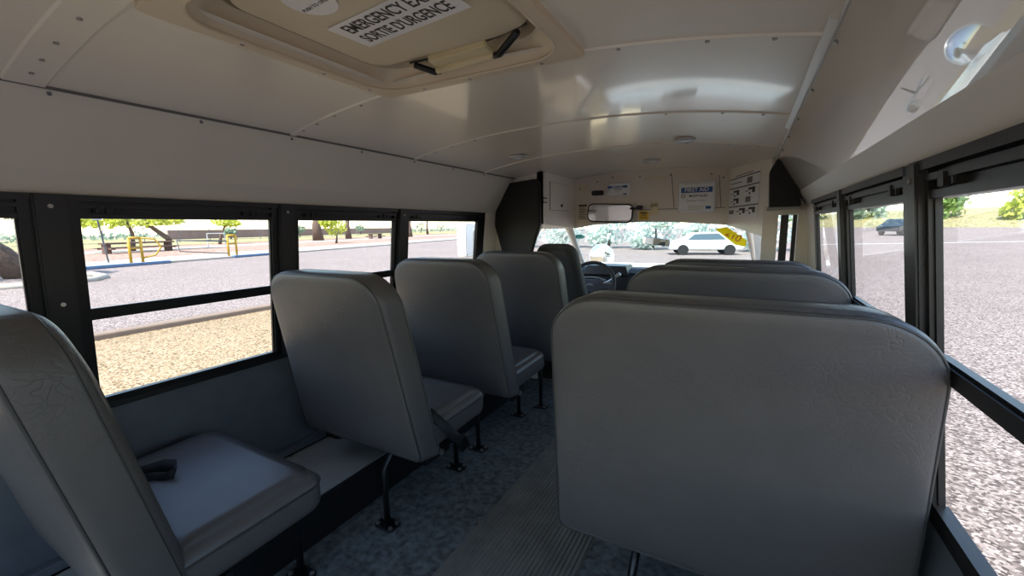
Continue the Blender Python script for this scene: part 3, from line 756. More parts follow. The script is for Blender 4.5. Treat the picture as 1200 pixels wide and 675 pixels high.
# grey black wedge (speaker box) at the right corner
pw = [PT(x, y, 'Y', 2.80) for x, y in ((911, 186), (915, 186), (922, 192), (937, 222), (939.5, 242), (902, 243), (902.5, 200))]
b = nb(); prism(b, pw, (0, .15, 0)); bmesh.ops.bevel(b, geom=list(b.edges), offset=.006, segments=2, affect='EDGES')
wt = obj('speaker_box', b, M['black_pad']); tag(wt, 'black wedge shaped padded box in the front right ceiling corner', 'speaker box')
b = nb(); a, c = PT(900, 243, 'Y', 2.80), PT(939.5, 243, 'Y', 2.80); box(b, a.x, c.x, 2.79, 2.95, a.z-.014, a.z); obj('bottom_plate', b, M['box_panel'], wt)
# below: end wall with the entrance door frame
def ER(px): return PT(px, 270, 'Y', YEND).x
b = nb(); box(b, ER(893), ER(911), YEND, YEND+.03, FZ, .10); box(b, ER(934), XR, YEND, YEND+.03, FZ, .12)
prism(b, [(ER(934), YEND, .12), (XR, YEND, .12), (wr_x(.12), YEND, .12), (XC+.975, YEND, CREASE), (XC+.86, YEND, SEAM), (ER(911), YEND, ceil_z(ER(911))), (ER(911), YEND, .05), (ER(934), YEND, .05)], (0, .03, 0))
struct(obj('wall_front_right', b, M['cab_white']), 'white end panel on the right around the entrance')
dd_ = sempty('door_1', (ER(911), YEND+.2, FZ), 'black framed glass entrance door'); inv = Matrix.Translation(-dd_.location)
b = nb()
def bar(p0, p1): box(b, PT(p0, 270, 'Y', YEND+.05).x, PT(p1, 270, 'Y', YEND+.05).x, YEND+.04, YEND+.07, FZ, .12)
bar(914, 923); bar(928, 933)
obj('frame', b, M['black_frame'], dd_, M4=inv)
b = nb(); b.faces.new([b.verts.new(p) for p in ((ER(909), YEND+.10, FZ), (ER(935), YEND+.10, FZ), (ER(935), YEND+.10, .12), (ER(909), YEND+.10, .12))]); obj('pane', b, M['glass'], dd_, M4=inv)

# ------------------------------------------------------------------ cab
CX0, CX1 = -1.60, .14
b = nb(); box(b, CX0, CX1, YEND+.04, 4.75, FZ-.06, FZ-.02); struct(obj('floor_cab', b, M['dash']), 'dark cab floor')
# left cab door with window opening
b = nb()
prism(b, [(CX0, YEND+.04, FZ), (CX0, 4.75, FZ), (CX0, 4.75, -.46), (CX0, YEND+.04, -.46)], (-.05, 0, 0))
prism(b, [(CX0, YEND+.04, -.46), (CX0, YEND+.14, -.46), (CX0+.1, YEND+.16, .0), (CX0+.1, YEND+.04, .0)], (-.04, 0, 0))
prism(b, [(CX0+.1, YEND+.04, -.02), (CX0+.1, 4.02, -.02), (CX0+.1, 4.02, .07), (CX0+.1, YEND+.04, .07)], (-.04, 0, 0))
struct(obj('door_2', b, M['cab_white']), 'driver side cab door')
b = nb(); b.faces.new([b.verts.new(p) for p in ((CX0-.02, YEND+.14, -.46), (CX0-.02, 4.66, -.46), (CX0+.08, 4.0, -.02), (CX0+.08, YEND+.16, -.02))])
struct(obj('window_%d' % WN, b, M['glass']), 'driver door window'); WN += 1
b = nb(); prism(b, [(CX1, YEND+.04, FZ), (CX1, 4.75, FZ), (CX1, 4.75, -.46), (CX1, YEND+.04, -.46)], (.05, 0, 0))
prism(b, [(CX1-.04, 3.30, -.46), (CX1-.04, 3.52, -.46), (CX1-.1, 3.55, .0), (CX1-.1, 3.3, .0)], (.04, 0, 0))
struct(obj('door_3', b, M['cab_white']), 'passenger side cab panel')
# windshield
WT, WB_ = .035, -.50; YT, YB = 3.93, 4.72
def ws(u, t):     # u -1..1 across, t 0 top..1 bottom
    hw = .735+(.105*t); x = XC+u*hw; return Vector((x, YT+(YB-YT)*t-.10*u*u*(1), WT+(WB_-WT)*t-.05*(u*u)*(1-t)))
b = nb(); G = [[b.verts.new(ws(-1+2*i/16, j/6)) for i in range(17)] for j in range(7)]
for j in range(6):
    for i in range(16): b.faces.new((G[j][i], G[j][i+1], G[j+1][i+1], G[j+1][i]))
wsh = obj('window_%d' % WN, b, M['windshield'], smooth=True); WN += 1; struct(wsh, 'wide curved windshield')
for u, m_ in ((-1, 'cab_white'), (1, 'cab_white')):
    b = nb(); tube(b, [ws(u, -.12)+Vector((u*.02, 0, 0)), ws(u, .3)+Vector((u*.02, 0, 0)), ws(u, .7)+Vector((u*.02, 0, 0)), ws(u, 1.0)+Vector((u*.02, 0, 0))], [.04, .033, .03, .04], 10)
    struct(obj('trim_%d' % TN, b, M[m_], smooth=True), 'windshield pillar'); TN += 1
b = nb(); tube(b, [ws(-1+2*i/16, -.03) for i in range(17)], .016, 8); struct(obj('trim_%d' % TN, b, M['trim_white'], smooth=True), 'windshield header'); TN += 1
b = nb(); box(b, CX0+.06, CX1-.06, YBULK+.03, YT+.04, .05, .09); struct(obj('ceiling_cab', b, M['cream']), 'cab headliner')
# stickers on the glass
def glass_pt(px, py):
    best = None
    for i in range(-40, 41):
        for j in range(0, 41):
            p = ws(i/40, j/40); d = p.normalized(); z = p.dot(fwd); x = 600+F_PX*p.dot(rt)/z; y = 337.5-F_PX*p.dot(up)/z
            e = (x-px)**2+(y-py)**2
            if best is None or e < best[0]: best = (e, p)
    return best[1]
def decal_quad(name, corners, m, label, off=.006, thick=.0015):
    P = [glass_pt(*c)-Vector((0, off, 0)) for c in corners]
    b = nb(); prism(b, P, (0, -thick, 0)); o = obj(name, b, m); tag(o, label, 'sticker'); return o, P
yt, YP = decal_quad('number_sticker', [(837, 268), (851, 266.5), (875, 281), (873, 289), (862, 287)], translucent(mat('yellow_film', srgb(250, 228, 60), .5), .6), 'slanted yellow number sticker at the right end of the windshield')
p = (YP[0]+YP[1]+YP[2]+YP[3])/4; ex_ = (YP[3]-YP[0]).normalized()
text('210', .085, mat('orange_print', srgb(190, 120, 20), .5), frame(p+Vector((0, -.02, .0)), (.80, 0, -.48), (.48, 0, .80)), yt, bold=.002)
M['teal'] = mat('teal_print', srgb(90, 190, 200), .5)
ov = [(679+9*math.cos(a), 277.5+3.8*math.sin(a)) for a in [2*PI*k/16 for k in range(16)]]
P = [glass_pt(*c) for c in ov]; cc = sum(P, Vector())/16
b = nb(); prism(b, [(cc.x+.042*math.cos(a)*1.3, cc.y-.01+.0*a, cc.z+.022*math.sin(a)) for a in [2*PI*k/20 for k in range(20)]], (0, -.002, 0)); o = obj('oval_sticker', b, M['teal']); tag(o, 'small teal oval sticker at the upper left of the windshield', 'sticker')
# cab mirror on the windshield
q = PT(768, 283, 'Y', 3.98)
cm = thing('windshield_mirror', 'small rear view mirror hanging on the windshield', 'mirror', q)
Rm = Matrix.Rotation(.10, 4, 'Y')@Matrix.Rotation(-.28, 4, 'Z')
b = nb(); pad(b, rrect([(-.125, -.036, .02), (.13, -.03, .02), (.13, .03, .02), (-.125, .036, .02)]), .03, .008, (0, .01)); obj('housing', b, M['silver'], cm, smooth=True, M4=Rm)
b = nb(); box(b, -.118, .095, -.003, -.001, -.029, .029); obj('mirror_glass', b, M['mirror'], cm, M4=Rm)
b = nb(); tube(b, [(0, .03, .0), (0, .02, .05), (-.005, .03, .115)], .007, 8); obj('stalk', b, M['black'], cm)
# dashboard
b = nb(); prism(b, [(CX0+.05, 4.72, -.45), (CX0+.05, 4.15, -.415), (CX0+.05, 4.02, -.46), (CX0+.05, 4.0, -.75), (CX0+.05, 4.2, -1.1), (CX0+.05, 4.72, -1.1)], (CX1-CX0-.1, 0, 0))
bmesh.ops.bevel(b, geom=[e for e in b.edges if abs((e.verts[0].co-e.verts[1].co).normalized().x) > .9], offset=.03, segments=3, affect='EDGES')
ds = obj('dashboard', b, M['dash']); tag(ds, 'dark grey dashboard beneath the windshield', 'dashboard')
b = nb(); box(b, -.86, -.60, 3.985, 4.01, -.72, -.48, .01); obj('center_console', b, M['black'], ds)
b = nb(); box(b, -.80, -.66, 3.975, 3.99, -.58, -.52, .004); obj('radio', b, M['wheel_pad'], ds)
b = nb(); cyl(b, (-.62, 3.99, -.53), (0, -1, 0), .02, .02, 16); obj('knob', b, M['silver'], ds)
b = nb(); prism(b, [(-1.40, 4.0, -.47), (-.95, 4.0, -.47), (-.98, 4.02, -.385), (-1.36, 4.02, -.385)], (0, .25, 0)); obj('gauge_hood', b, M['black'], ds)
# steering wheel
YW = 3.48; cw_ = PT(692, 334, 'Y', YW)
sw = thing('steering_wheel', 'dark grey steering wheel with a silver emblem left of the aisle', 'steering wheel', cw_)
tilt = Matrix.Rotation(math.radians(-24), 4, 'X')
b = nb(); Rw = .205; tube(b, [(Rw*math.cos(a), 0, Rw*math.sin(a)) for a in [2*PI*k/48 for k in range(48)]], .016, 10, closed=True); obj('rim', b, M['wheel'], sw, smooth=True, M4=tilt)
b = nb(); pad(b, rrect([(-.10, -.075, .04), (.10, -.075, .04), (.12, .055, .03), (-.12, .055, .03)]), .05, .015, (.01, 0)); hb_ = obj('hub', b, M['wheel_pad'], sw, smooth=True, M4=tilt)
b = nb(); prism(b, [(-.03, -.014, .0), (.0, -.014, .010), (.03, -.014, .0), (.03, -.014, -.012), (.0, -.014, -.005), (-.03, -.014, -.012)], (0, -.004, 0)); obj('emblem', b, M['silver'], hb_)
b = nb(); tube(b, [(-.125, .0, .05), (-.07, -.004, .066), (0, -.006, .071), (.07, -.004, .066), (.125, .0, .05)], .006, 8); obj('hub_trim', b, M['silver'], hb_, smooth=True)
for sgn in (-1, 1):
    b = nb(); box(b, *(sorted((sgn*.10, sgn*.19))), .005, .03, -.03, .035, .006); sp__ = obj('spoke', b, M['wheel_pad'], sw, M4=tilt)
    b = nb(); box(b, *(sorted((sgn*.10, sgn*.18))), .0, .006, .02, .032, .002); obj('spoke_trim', b, M['silver'], sp__)
b = nb(); tube(b, [(0, .03, 0), (0, .45, -.16)], .04, 12); obj('steering_column', b, M['black'], sw, smooth=True, M4=Matrix.Identity(4))
b = nb(); tube(b, [(.04, .10, -.02), (.14, .10, .03), (.235, .06, .10)], [.011, .011, .016], 8); obj('gear_lever', b, M['silver'], sw, smooth=True)
# driver seat
ds_ = thing('driver_seat', 'tall dark grey driver seat with a rounded headrest at the front left', 'driver seat', (-1.23, 3.12, FZ))
def seat_fn(x, y, z): return (x, y+.12-.20*(z-.35)/.8, z)
P = rrect([(-.22, .40, .05), (.22, .40, .05), (.225, .70, .05), (.155, 1.105, .10), (-.155, 1.105, .10), (-.225, .70, .05)])
b = nb(); pad(b, P, .12, .04, (.02, .0), seat_fn); obj('backrest', b, M['driver_cloth'], ds_, smooth=True)
b = nb(); pad(b, rrect([(-.25, .1, .05), (.25, .1, .05), (.24, .55, .08), (-.24, .55, .08)]), .12, .04, (0, .02), lambda x, y, z: (x, z, .34+y)); obj('seat_cushion', b, M['driver_cloth'], ds_, smooth=True)
b = nb(); box(b, -.2, .2, .12, .5, 0, .34, .01); obj('pedestal', b, M['black'], ds_)
ds_.location = (-1.305, 3.10, FZ-.02)

# red case on the floor ahead of the left seats, paper
b = nb(); pad(b, rrect([(-.12, 0, .02), (.12, 0, .02), (.12, .16, .03), (-.12, .16, .03)]), .13, .02, (.004, .004))
q = PT(640, 458, 'Z', FZ)
rc = obj('red_case', b, M['red'], smooth=True, M4=Matrix.Translation((q.x+.05, q.y+.30, FZ+.001))); tag(rc, 'small red case on the floor beyond the left seats', 'case')

# ------------------------------------------------------------------ bus outside that shows through the glass
hd = nb(); prof = [(4.85, -.44), (5.3, -.46), (5.9, -.55), (6.15, -.80), (6.2, -1.3), (4.85, -1.3)]
prism(hd, [(XC-.86, y, z) for y, z in prof], (1.72, 0, 0)); bmesh.ops.bevel(hd, geom=list(hd.edges), offset=.05, segments=3, affect='EDGES')
tag(obj('bus_hood', hd, M['white_car'], smooth=False), 'white hood of the bus ahead of the windshield', 'hood')
q = PT(705, 301, 'Y', 5.75)
xm = thing('convex_mirror', 'round convex crossing mirror on the hood seen through the windshield', 'mirror', q)
b = nb(); bmesh.ops.create_uvsphere(b, u_segments=28, v_segments=16, radius=.17)
for v in b.verts: v.co = Vector((v.co.x, -abs(v.co.z)*.35 if v.co.z > 0 else abs(v.co.z)*.12, v.co.y))
obj('mirror_dome', b, M['mirror'], xm, smooth=True)
b = nb(); tube(b, [(.17*math.cos(a), 0, .17*math.sin(a)) for a in [2*PI*k/32 for k in range(32)]], .012, 8, closed=True); obj('rim', b, M['silver'], xm, smooth=True)
b = nb(); tube(b, [(0, .05, -.05), (.03, .05, -.10), (.05, .0, -.16)], .012, 8); obj('stalk', b, M['silver'], xm)
# white body bracket outside the last left window
wm = thing('door_mirror', 'white exterior mirror housing outside the frontmost left window', 'mirror', PT(548, 276, 'X', -2.35))
wm.location = PT(549, 277, 'X', -2.35)
b = nb(); pad(b, rrect([(-.13, -.20, .03), (.13, -.20, .03), (.13, .13, .03), (-.13, .13, .03)]), .10, .02, (0, 0), lambda x, y, z: (y-.05, x, z)); obj('housing', b, M['white_car'], wm, smooth=True)
b = nb(); prism(b, [(.052, p.x, p.y) for p in rrect([(.0, -.18, .02), (.09, -.18, .02), (.09, .08, .04), (.0, .06, .04)])], (.006, 0, 0)); obj('inset', b, M['box_panel'], wm)
b = nb(); tube(b, [(.0, .05, -.15), (.3, .3, -.2), (.62, .6, -.2)], .02, 8); obj('bracket', b, M['black'], wm)
# outer skin so that the body shades the ground like a bus
b = nb(); box(b, XL-.06, XR+.06, YREAR-.06, YEND, FZ-.45, FZ-.07); struct(obj('wall_outer_skirt', b, M['yellow']), 'bus body side below the floor')

# ------------------------------------------------------------------ outside world
GZ = -1.95
def od(r_, g_, b_, k=.52):
    c = srgb(r_, g_, b_); return (c[0]*k, c[1]*k, c[2]*k, 1)
M['asphalt'] = ground_mat('sunlit_asphalt', od(92, 82, 79, .6), od(150, 136, 130, .6), od(205, 190, 182, .6), 48)
M['sand'] = ground_mat('sandy_gravel', od(110, 90, 66), od(190, 164, 128), od(216, 194, 160), 42)
M['redearth'] = ground_mat('reddish_earth', od(165, 128, 112), od(196, 158, 140), od(212, 184, 166), 6)
M['drygrass'] = ground_mat('dry_grass', od(140, 136, 92), od(188, 180, 124), od(214, 202, 160), 4)
M['concrete'] = mat('pale_concrete', od(205, 196, 182), .85, noise_=3, var=.08)
M['kerb'] = mat('brown_kerb', od(158, 136, 118), .9, noise_=5, var=.1)  # brownish tone with faint mottling
M['bluekerb'] = mat('blue_kerb_paint', od(108, 138, 178), .7, noise_=5, var=.08)
M['gate'] = mat('yellow_gate_paint', od(228, 176, 30), .5)
M['bark'] = mat('bark', od(120, 96, 82), .9, noise_=8, var=.3, bump=(20, .6, .03))
M['table'] = mat('brown_picnic_table', od(122, 92, 82), .8)
M['pole'] = mat('grey_pole', od(92, 96, 104), .5)
M['goal'] = mat('white_post', od(230, 232, 230), .5)
M['farwall'] = mat('pinkish_far_wall', od(170, 140, 132), .9, noise_=.5, var=.1)
def leaf(name, c, v=.3):
    return translucent(mat(name, c, .6, noise_=1.5, var=v), .45)
M['leaf_y'] = leaf('yellow_green_leaves', od(196, 206, 84, .9)); M['leaf_g'] = leaf('green_leaves', od(140, 168, 92, .8)); M['leaf_f'] = leaf('glare_pale_leaves', od(205, 216, 208, 1.0), .2); M['leaf_d'] = leaf('grey_green_leaves', od(150, 172, 146, .8))  # leaf_f: washed-out glare through the windshield put into the leaf colour
def gz(x, y):
    d = max(0, math.hypot(max(0, x), max(0, y))-28) if x > 0 else 0
    return GZ+.0145*d*(min(1, x/6) if x > 0 else 0)
b = nb(); xs_ = [-260, -120, -60, -30, -12, 0, 3, 6, 12, 20, 30, 45, 60, 90, 130, 200]; ys_ = [-40, -10, 0, 10, 20, 30, 40, 50, 60, 80, 100, 130, 180, 260]
G = [[b.verts.new((x, y, gz(x, y))) for x in xs_] for y in ys_]
for j in range(len(ys_)-1):
    for i in range(len(xs_)-1): b.faces.new((G[j][i], G[j][i+1], G[j+1][i+1], G[j+1][i]))
struct(obj('ground', b, M['asphalt'], smooth=True), 'pebbly grey asphalt lot')
b = nb(); box(b, -10.1, -3.2, -40, 16, GZ-.05, GZ+.02); struct(obj('sand_strip', b, M['sand']), 'sandy gravel strip beside the bus')
b = nb(); box(b, -10.4, -10.1, -40, 16, GZ-.05, GZ+.13, .03); struct(obj('kerb_strip', b, M['kerb']), 'brown kerb edging the sandy strip')
# far bands run along the kerb line x = -28.4 - .225 y
def KX(y): return -28.4-.225*y
def band(name, d0, d1, m, z, label, y0=-45, y1=190):
    b = nb(); hexa(b, [(KX(y0)-d0, y0, GZ-.1), (KX(y1)-d0, y1, GZ-.1), (KX(y1)-d1, y1, GZ-.1), (KX(y0)-d1, y0, GZ-.1),
                       (KX(y0)-d0, y0, GZ+z), (KX(y1)-d0, y1, GZ+z), (KX(y1)-d1, y1, GZ+z), (KX(y0)-d1, y0, GZ+z)])
    return struct(obj(name, b, m), label)
band('sidewalk', 0, 5.5, M['concrete'], .12, 'pale kerb and walk beyond the lot')
band('red_earth', 5.5, 17, M['redearth'], .13, 'reddish dirt beyond the walk')
band('path', 17, 22, M['concrete'], .15, 'pale path behind the tables')
band('earth_strip', 22, 30, M['redearth'], .14, 'second strip of reddish dirt')
band('grass_field', 30, 120, M['drygrass'], .18, 'dry grass field')
def kerb_piece(y0, y1, label):
    b = nb(); a, c = Vector((KX(y0)+.25, y0, GZ)), Vector((KX(y1)+.25, y1, GZ)); d = Vector((-.5, 0, 0)); u = Vector((0, 0, .17))
    hexa(b, [a, c, c+d, a+d, a+u, c+u, c+d+u, a+d+u]); bmesh.ops.bevel(b, geom=list(b.edges), offset=.04, segments=2, affect='EDGES')
    o = obj('painted_kerb', b, M['bluekerb']); tag(o, label, 'kerb')
kerb_piece(7.2, 12.6, 'blue painted kerb beside the nearer yellow gate'); kerb_piece(16.8, 21.0, 'blue painted kerb right of the farther yellow gate')
# rounded white island kerb
b = nb(); tube(b, [(-23.2, 3.0, GZ+.05), (-22.6, 5.2, GZ+.05), (-22.9, 6.6, GZ+.05), (-24.0, 7.3, GZ+.05), (-26.2, 7.5, GZ+.05), (-28.6, 7.5, GZ+.05)], .14, 8)
tag(obj('island_kerb', b, M['concrete'], smooth=True), 'rounded pale kerb of the parking island under the leaning tree', 'kerb')
# gates
def gate(x, y, label, arm):
    t = thing('barrier_gate', label, 'gate', (x, y, GZ+.12))
    t.location = (x, y, GZ+.10)
    b = nb()
    for dy in (-.28, .28): tube(b, [(0, dy, 0), (0, dy, 1.5)], .075, 8)
    tube(b, [(0, -.28, 1.5), (0, .28, 1.5)], .075, 8); tube(b, [(0, -.28, .9), (0, .28, .9)], .06, 8)
    obj('post', b, M['gate'], t, smooth=True)
    b = nb(); tube(b, [(0, .3, 1.5), (.1, .95, 1.4), (.15, 1.2, .9), (.1, .9, .45), (0, .3, .3)] if arm == 0 else [(0, -.3, 1.1), (-.5, -3.2, 1.25)], .05, 8)
    if arm: tube(b, [(-.5, -3.2, 1.25), (-.5, -3.1, .5), (0, -.3, .2)], .035, 8)
    obj('arm', b, M['gate'] if arm == 0 else M['pole'], t, smooth=True)
gate(-31.4, 11.05, 'nearer yellow steel gate post with a curved arm', 0)
gate(-32.9, 17.2, 'farther yellow steel gate post with a long grey bar', 1)
# sign post
sp = thing('sign_post', 'thin dark pole with a small blue parking sign', 'sign post', (-33.9, 10.55, GZ+.12))
b = nb(); tube(b, [(0, 0, 0), (0, -.26, 3.0)], .045, 8); obj('pole', b, M['pole'], sp)
b = nb(); box(b, .03, .06, -.50, -.04, 2.55, 3.1, .01); pn_ = obj('sign_panel', b, M['goal'], sp)
b = nb(); box(b, .061, .066, -.44, -.10, 2.66, 3.0); obj('sign_face', b, M['blue'], pn_)
# picnic tables
def ptable(x, y, w, label, rz=.2):
    t = thing('picnic_table', label, 'picnic table', (x, y, GZ+.14), 'brown picnic tables on the dirt'); t.rotation_euler.z = rz
    b = nb(); box(b, -.45, .45, -w/2, w/2, .78, .92, .02); obj('table_top', b, M['table'], t)
    for sx in (-.85, .85):
        b = nb(); box(b, sx-.18, sx+.18, -w/2, w/2, .42, .5, .01); obj('bench', b, M['table'], t)
    for yy in (-w/2+.3, w/2-.3):
        b = nb(); box(b, -.3, .3, yy-.18, yy+.18, 0, .78, .02); box(b, -.95, .95, yy-.07, yy+.07, .34, .42); obj('support', b, M['table'], t)
ptable(-47.5, 17.0, 5.6, 'long brown picnic table beneath the wide tree', .25)
ptable(-60, 56.5, 3.4, 'brown picnic table in the middle left window, right part'); ptable(-72, 46, 3.6, 'brown picnic table behind the yellow green bush')
# trees
def blob_leaves(b, c, r, n, size, seed):
    rr_ = random.Random(seed)
    for _ in range(n):
        while True:
            p = Vector((rr_.uniform(-1, 1), rr_.uniform(-1, 1), rr_.uniform(-1, 1)))
            if .35 < p.length < 1: break
        q = Vector(c)+Vector((p.x*r[0], p.y*r[1], p.z*r[2])); s = size*rr_.uniform(.6, 1.3)
        a = Vector((rr_.gauss(0, 1), rr_.gauss(0, 1), rr_.gauss(0, 1))).normalized(); u = a.orthogonal().normalized()*s; w = a.cross(u).normalized()*s*.6
        b.faces.new([b.verts.new(q-u), b.verts.new(q+w), b.verts.new(q+u), b.verts.new(q-w)])
def tree(name, x, y, trunk, blobs, m, label, n=260, size=.22, rt_=.2, group=None, cat='tree', z=None):
    t = thing(name, label, cat, (x, y, (GZ+.13) if z is None else z), group)
    for pts, r in trunk:
        b = nb(); k = len(pts); tube(b, pts, [r*(1-.55*i/(k-1)) for i in range(k)], 8); obj('trunk' if pts is trunk[0][0] else 'branch', b, M['bark'], t, smooth=True)
    b = nb()
    for i, (c, r) in enumerate(blobs): blob_leaves(b, c, r, n, size, hash((round(x*10), i)) & 0xffff)
    obj('foliage', b, m, t); return t
tree('mesquite_tree', -27.9, 5.4, [([(0, .35, -.1), (0, -.2, .9), (0, -1.2, 2.0), (0, -2.0, 3.2)], .55), ([(0, -.9, 1.7), (.3, -.4, 2.8), (0, -.3, 4)], .2)],
     [((0, -1.6, 4.0), (2.6, 2.2, 1.4)), ((0, .1, 3.6), (1.6, 1.0, .8)), ((0, -3, 3.8), (2, 1.6, 1.3)), ((.4, .15, 2.9), (.8, .5, .45))], M['leaf_g'], 'thick leaning tree in the leftmost window', 300, .2)
tree('mesquite_tree', -50.5, 17.6, [([(0, 0, 0), (0, .1, 1.6), (0, -.2, 3.0)], .22), ([(0, 2.9, .9), (0, 2.9, 1.1), (0, 1.9, 2.0), (0, 1.0, 2.9)], .32)],
     [((0, -2.0, 2.9), (2, 2.2, .75)), ((0, .4, 3.3), (2, 2.6, 1.1)), ((0, 2.8, 3.0), (2, 1.7, .6)), ((0, 4.6, 3.5), (1.5, 1.2, .35)), ((0, -3.8, 3.1), (1.2, 1.0, .6))], M['leaf_y'], 'wide yellow green tree over the long picnic table', 330, .24)
tree('mesquite_tree', -62, 31.2, [([(0, -.3, 0), (0, 0, 1.4), (0, .8, 2.8)], .22)], [((0, .6, 3.2), (1.6, 1.7, .75)), ((0, 1.4, 2.8), (1, 1.3, .5))], M['leaf_y'], 'small round yellow green tree near the far gate', 260, .22)
tree('mesquite_tree', -47, 37.5, [([(0, 0, 0), (0, .2, 1.2)], .15)], [((0, 0, 2.2), (1.3, 1.5, 1.2)), ((0, -1.2, 2.8), (1, 1, .7))], M['leaf_y'], 'bright bush tree at the left of the middle left window', 380, .2)
for i, (x, y, lab) in enumerate(((-62, 46.0, 'thick bare brown trunk left of the far picnic tables'), (-66, 55.5, 'slimmer bare brown trunk beside the thick one'), (-62, 68, 'bare trunk at the left of the frontmost left window'), (-80, 95, 'thin bare trunk in the middle of the frontmost left window'))):
    tree('park_tree', x, y, [([(0, 0, 0), (0, -.2, 2.5), (0, .3, 5.5)], (.9, .6, .55, .35)[i])], [((0, 0, 7.6), (3.2, 3.2, 1.6)), ((0, 2.5, 6.8), (2, 2, 1.0))], M['leaf_g'], lab, 160, .35)
rs = random.Random(3)
k = 0
for i in range(7):
    y = 24+i*26+rs.uniform(-4, 4); x = KX(y)-rs.uniform(50, 62); h = rs.uniform(2.0, 4.2)
    tree('distant_tree', x, y, [([(0, 0, 0), (0, .1, h*.5)], .2)], [((0, 0, h*.75), (h*.5, h*.6, h*.42))], M['leaf_d'], 'small grey green tree on the far field, %s from the left' % ['first', 'second', 'third', 'fourth', 'fifth', 'sixth', 'seventh'][i], 120, .4, group='grey green trees on the far field')
# far hedge, fence and wall
b = nb()
for i in range(70):
    y = -20+i*4.2; blob_leaves(b, (KX(y)-86, y, GZ+.9), (3, 3, .9+.4*math.sin(i*1.3)), 40, .5, i)
o = obj('distant_hedge', b, M['leaf_d']); tag(o, 'long grey green brush line on the left horizon', 'hedge')
b = nb(); y0, y1 = 44, 130; hexa(b, [(KX(y0)-70, y0, GZ), (KX(y1)-70, y1, GZ), (KX(y1)-70.6, y1, GZ), (KX(y0)-70.6, y0, GZ), (KX(y0)-70, y0, GZ+2.2), (KX(y1)-70, y1, GZ+2.2), (KX(y1)-70.6, y1, GZ+2.2), (KX(y0)-70.6, y0, GZ+2.2)])
tag(obj('boundary_wall', b, M['farwall']), 'low pinkish wall on the far left horizon', 'wall')
fe = thing('chain_fence', 'thin grey fence posts with rails across the left field', 'fence', (KX(20)-44, 20, GZ+.15)); inv = Matrix.Translation(-fe.location)
for i in range(24):
    y = -6+i*5; b = nb(); tube(b, [(KX(y)-44, y, GZ+.1), (KX(y)-44, y, GZ+2.6)], .05, 6); obj('post', b, M['pole'], fe, M4=inv)
b = nb()
for z in (.4, 2.5): tube(b, [(KX(-6)-44, -6, GZ+z), (KX(109)-44, 109, GZ+z)], .03, 6)
obj('rail', b, M['pole'], fe, M4=inv)
gp = thing('goal_frame', 'white soccer goal frame behind the farther gate', 'goal', (-52, 25.6, GZ+.15))
b = nb(); tube(b, [(0, -.9, 0), (0, -.9, 1.5), (0, .9, 1.5), (0, .9, 0)], .06, 8); obj('goal_posts', b, M['goal'], gp)
# right side: white parking line, bank, shrubs, car
M['line'] = mat('white_line_paint', od(228, 224, 218), .8)
b = nb(); a = Vector((3.0, 40.9, 0)); c = Vector((19.5, 47.5, 0)); c2 = Vector((14.5, 33.6, 0)); a2 = Vector((4.6, 41.6, 0))
def strip(b, p, q, w):
    d = (q-p); d.z = 0; nn = Vector((-d.y, d.x, 0)).normalized()*w; N = 14
    for k in range(N):
        A = p+(q-p)*k/N; B = p+(q-p)*(k+1)/N; P = []
        for s_ in (A-nn, B-nn, B+nn, A+nn): P.append(Vector((s_.x, s_.y, gz(s_.x, s_.y)+.03)))
        hexa(b, [v-Vector((0, 0, .02)) for v in P]+P)
strip(b, Vector((3.2, 41, 0)), Vector((12.9, 45, 0)), .22); strip(b, Vector((12.9, 45, 0)), Vector((40, 56, 0)), .22)
tag(obj('parking_line', b, M['line']), 'long white painted line across the lot on the right', 'line')
b = nb(); N = 24; rows = []
for j, (d, h) in enumerate(((0, -.2), (3, .25), (10, 1.6), (22, 3.2), (40, 4.2))):
    rows.append([b.verts.new((8+62*i/N+d*.5-4, 104-.62*(i/N)*62+d*.85, gz(30, 75)+h-.2)) for i in range(N+1)])
for A, B in zip(rows, rows[1:]):
    for i in range(N): b.faces.new((A[i], A[i+1], B[i+1], B[i]))
struct(obj('grass_bank', b, M['drygrass'], smooth=True), 'dry grassy bank beyond the lot')
rs = random.Random(11); kinds = [('leaf_g', 'green'), ('leaf_y', 'yellow green'), ('leaf_d', 'grey green')]
words = ['first', 'second', 'third', 'fourth', 'fifth', 'sixth', 'seventh', 'eighth', 'ninth']
for i in range(9):
    f = i/8; x = 12+72*f; y = 112-.62*72*f+rs.uniform(0, 5); h = rs.uniform(6.5, 9); kk = kinds[(0, 2, 0, 1, 0, 0, 1, 0, 1)[i]]
    tree('bank_shrub', x, y, [([(0, 0, -.4), (0, 0, h*.4)], .2)], [((0, 0, h*.42), (3.9, 3.4, h*.42)), ((1.2, 1, h*.7), (2.8, 2.6, h*.3)), ((-1.8, 0, h*.25), (2.3, 2, h*.25))], M[kk[0]], '%s shrub on the grassy bank, %s from the left in the right windows' % (kk[1], words[i]), 300, .55, group='shrubs on the right bank', cat='shrub', z=gz(30, 75)+.3)
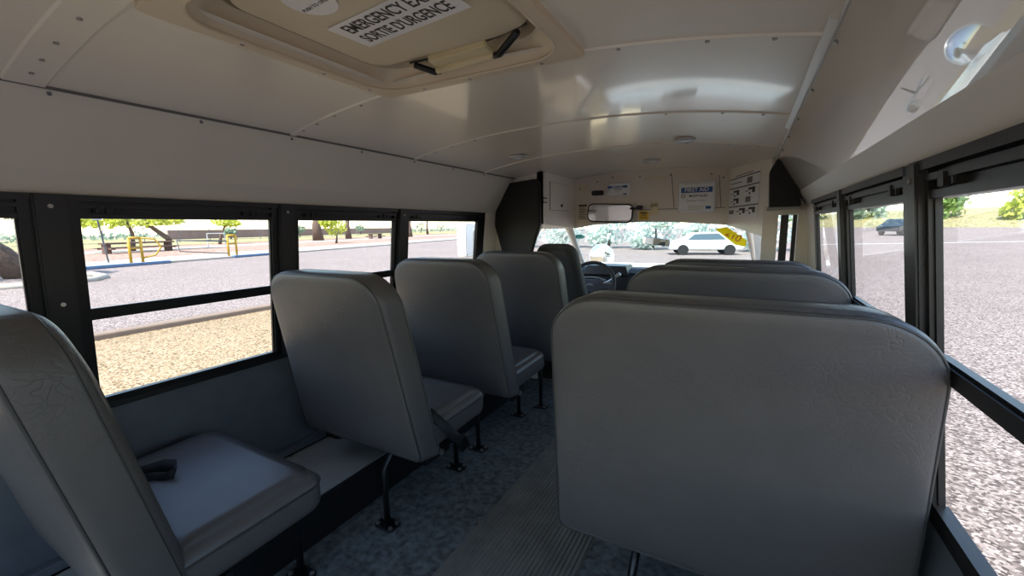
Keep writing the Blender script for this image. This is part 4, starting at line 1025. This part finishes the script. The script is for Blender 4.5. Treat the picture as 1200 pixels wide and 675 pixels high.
M['car_glass'] = mat('car_window_glass', srgb(70, 92, 104), .15); M['dark_car'] = mat('dark_car_paint', od(50, 66, 78), .3, coat=.5); M['tyre'] = mat('tyre', od(25, 25, 26), .8)
def car(x, y, z, m, label, rz=0, s=1.0):
    t = thing('parked_car', label, 'car', (x, y, z)); t.rotation_euler.z = rz; t.scale = (s, s, s)
    b = nb(); prism(b, [(-2.2, -.85, .35), (-2.25, -.85, .8), (-1.3, -.85, .95), (-.75, -.85, 1.42), (.75, -.85, 1.45), (1.35, -.85, .98), (2.1, -.85, .85), (2.2, -.85, .35)], (0, 1.7, 0))
    bmesh.ops.bevel(b, geom=list(b.edges), offset=.06, segments=2, affect='EDGES'); obj('body', b, m, t)
    b = nb(); prism(b, [(-1.15, -.87, .98), (-.72, -.87, 1.36), (.7, -.87, 1.38), (1.15, -.87, 1.0)], (0, 1.74, 0)); obj('side_windows', b, M['car_glass'], t)
    for wx_ in (-1.4, 1.4):
        for wy in (-.88, .70):
            b = nb(); cyl(b, (wx_, wy, .34), (0, 1, 0), .34, .18, 18); obj('wheel', b, M['tyre'], t)
q = PT(1058, 258, 'Y', 62); car(q.x, q.y, gz(q.x, q.y), M['dark_car'], 'dark blue parked car seen through the middle right window', .9, 1.25)
# ahead of the bus
q = PT(815, 296, 'Y', 17); car(-2.4, 30.5, GZ, mat('white_sedan_paint', od(235, 238, 238, .8), .3, coat=.5), 'white sedan parked beyond the right half of the windshield', 0.3, 1.0)
rs = random.Random(5)
for i in range(6):
    x = -18.5+i*4.0; h = rs.uniform(3.4, 4.8)
    tree('front_tree', x, 35+rs.uniform(-1, 2), [([(0, 0, -.1), (0, .1, h*.35)], .12)], [((0, 0, h*.42), (2.0, 1.8, h*.42)), ((.7, 0, h*.75), (1.4, 1.3, h*.28)), ((-.8, 0, h*.22), (1.2, 1.3, h*.22))], M['leaf_f'], 'tree with glare painted into its pale leaves beyond the windshield, %s from the left' % words[i], 460, .2, group='trees ahead of the bus', z=GZ)
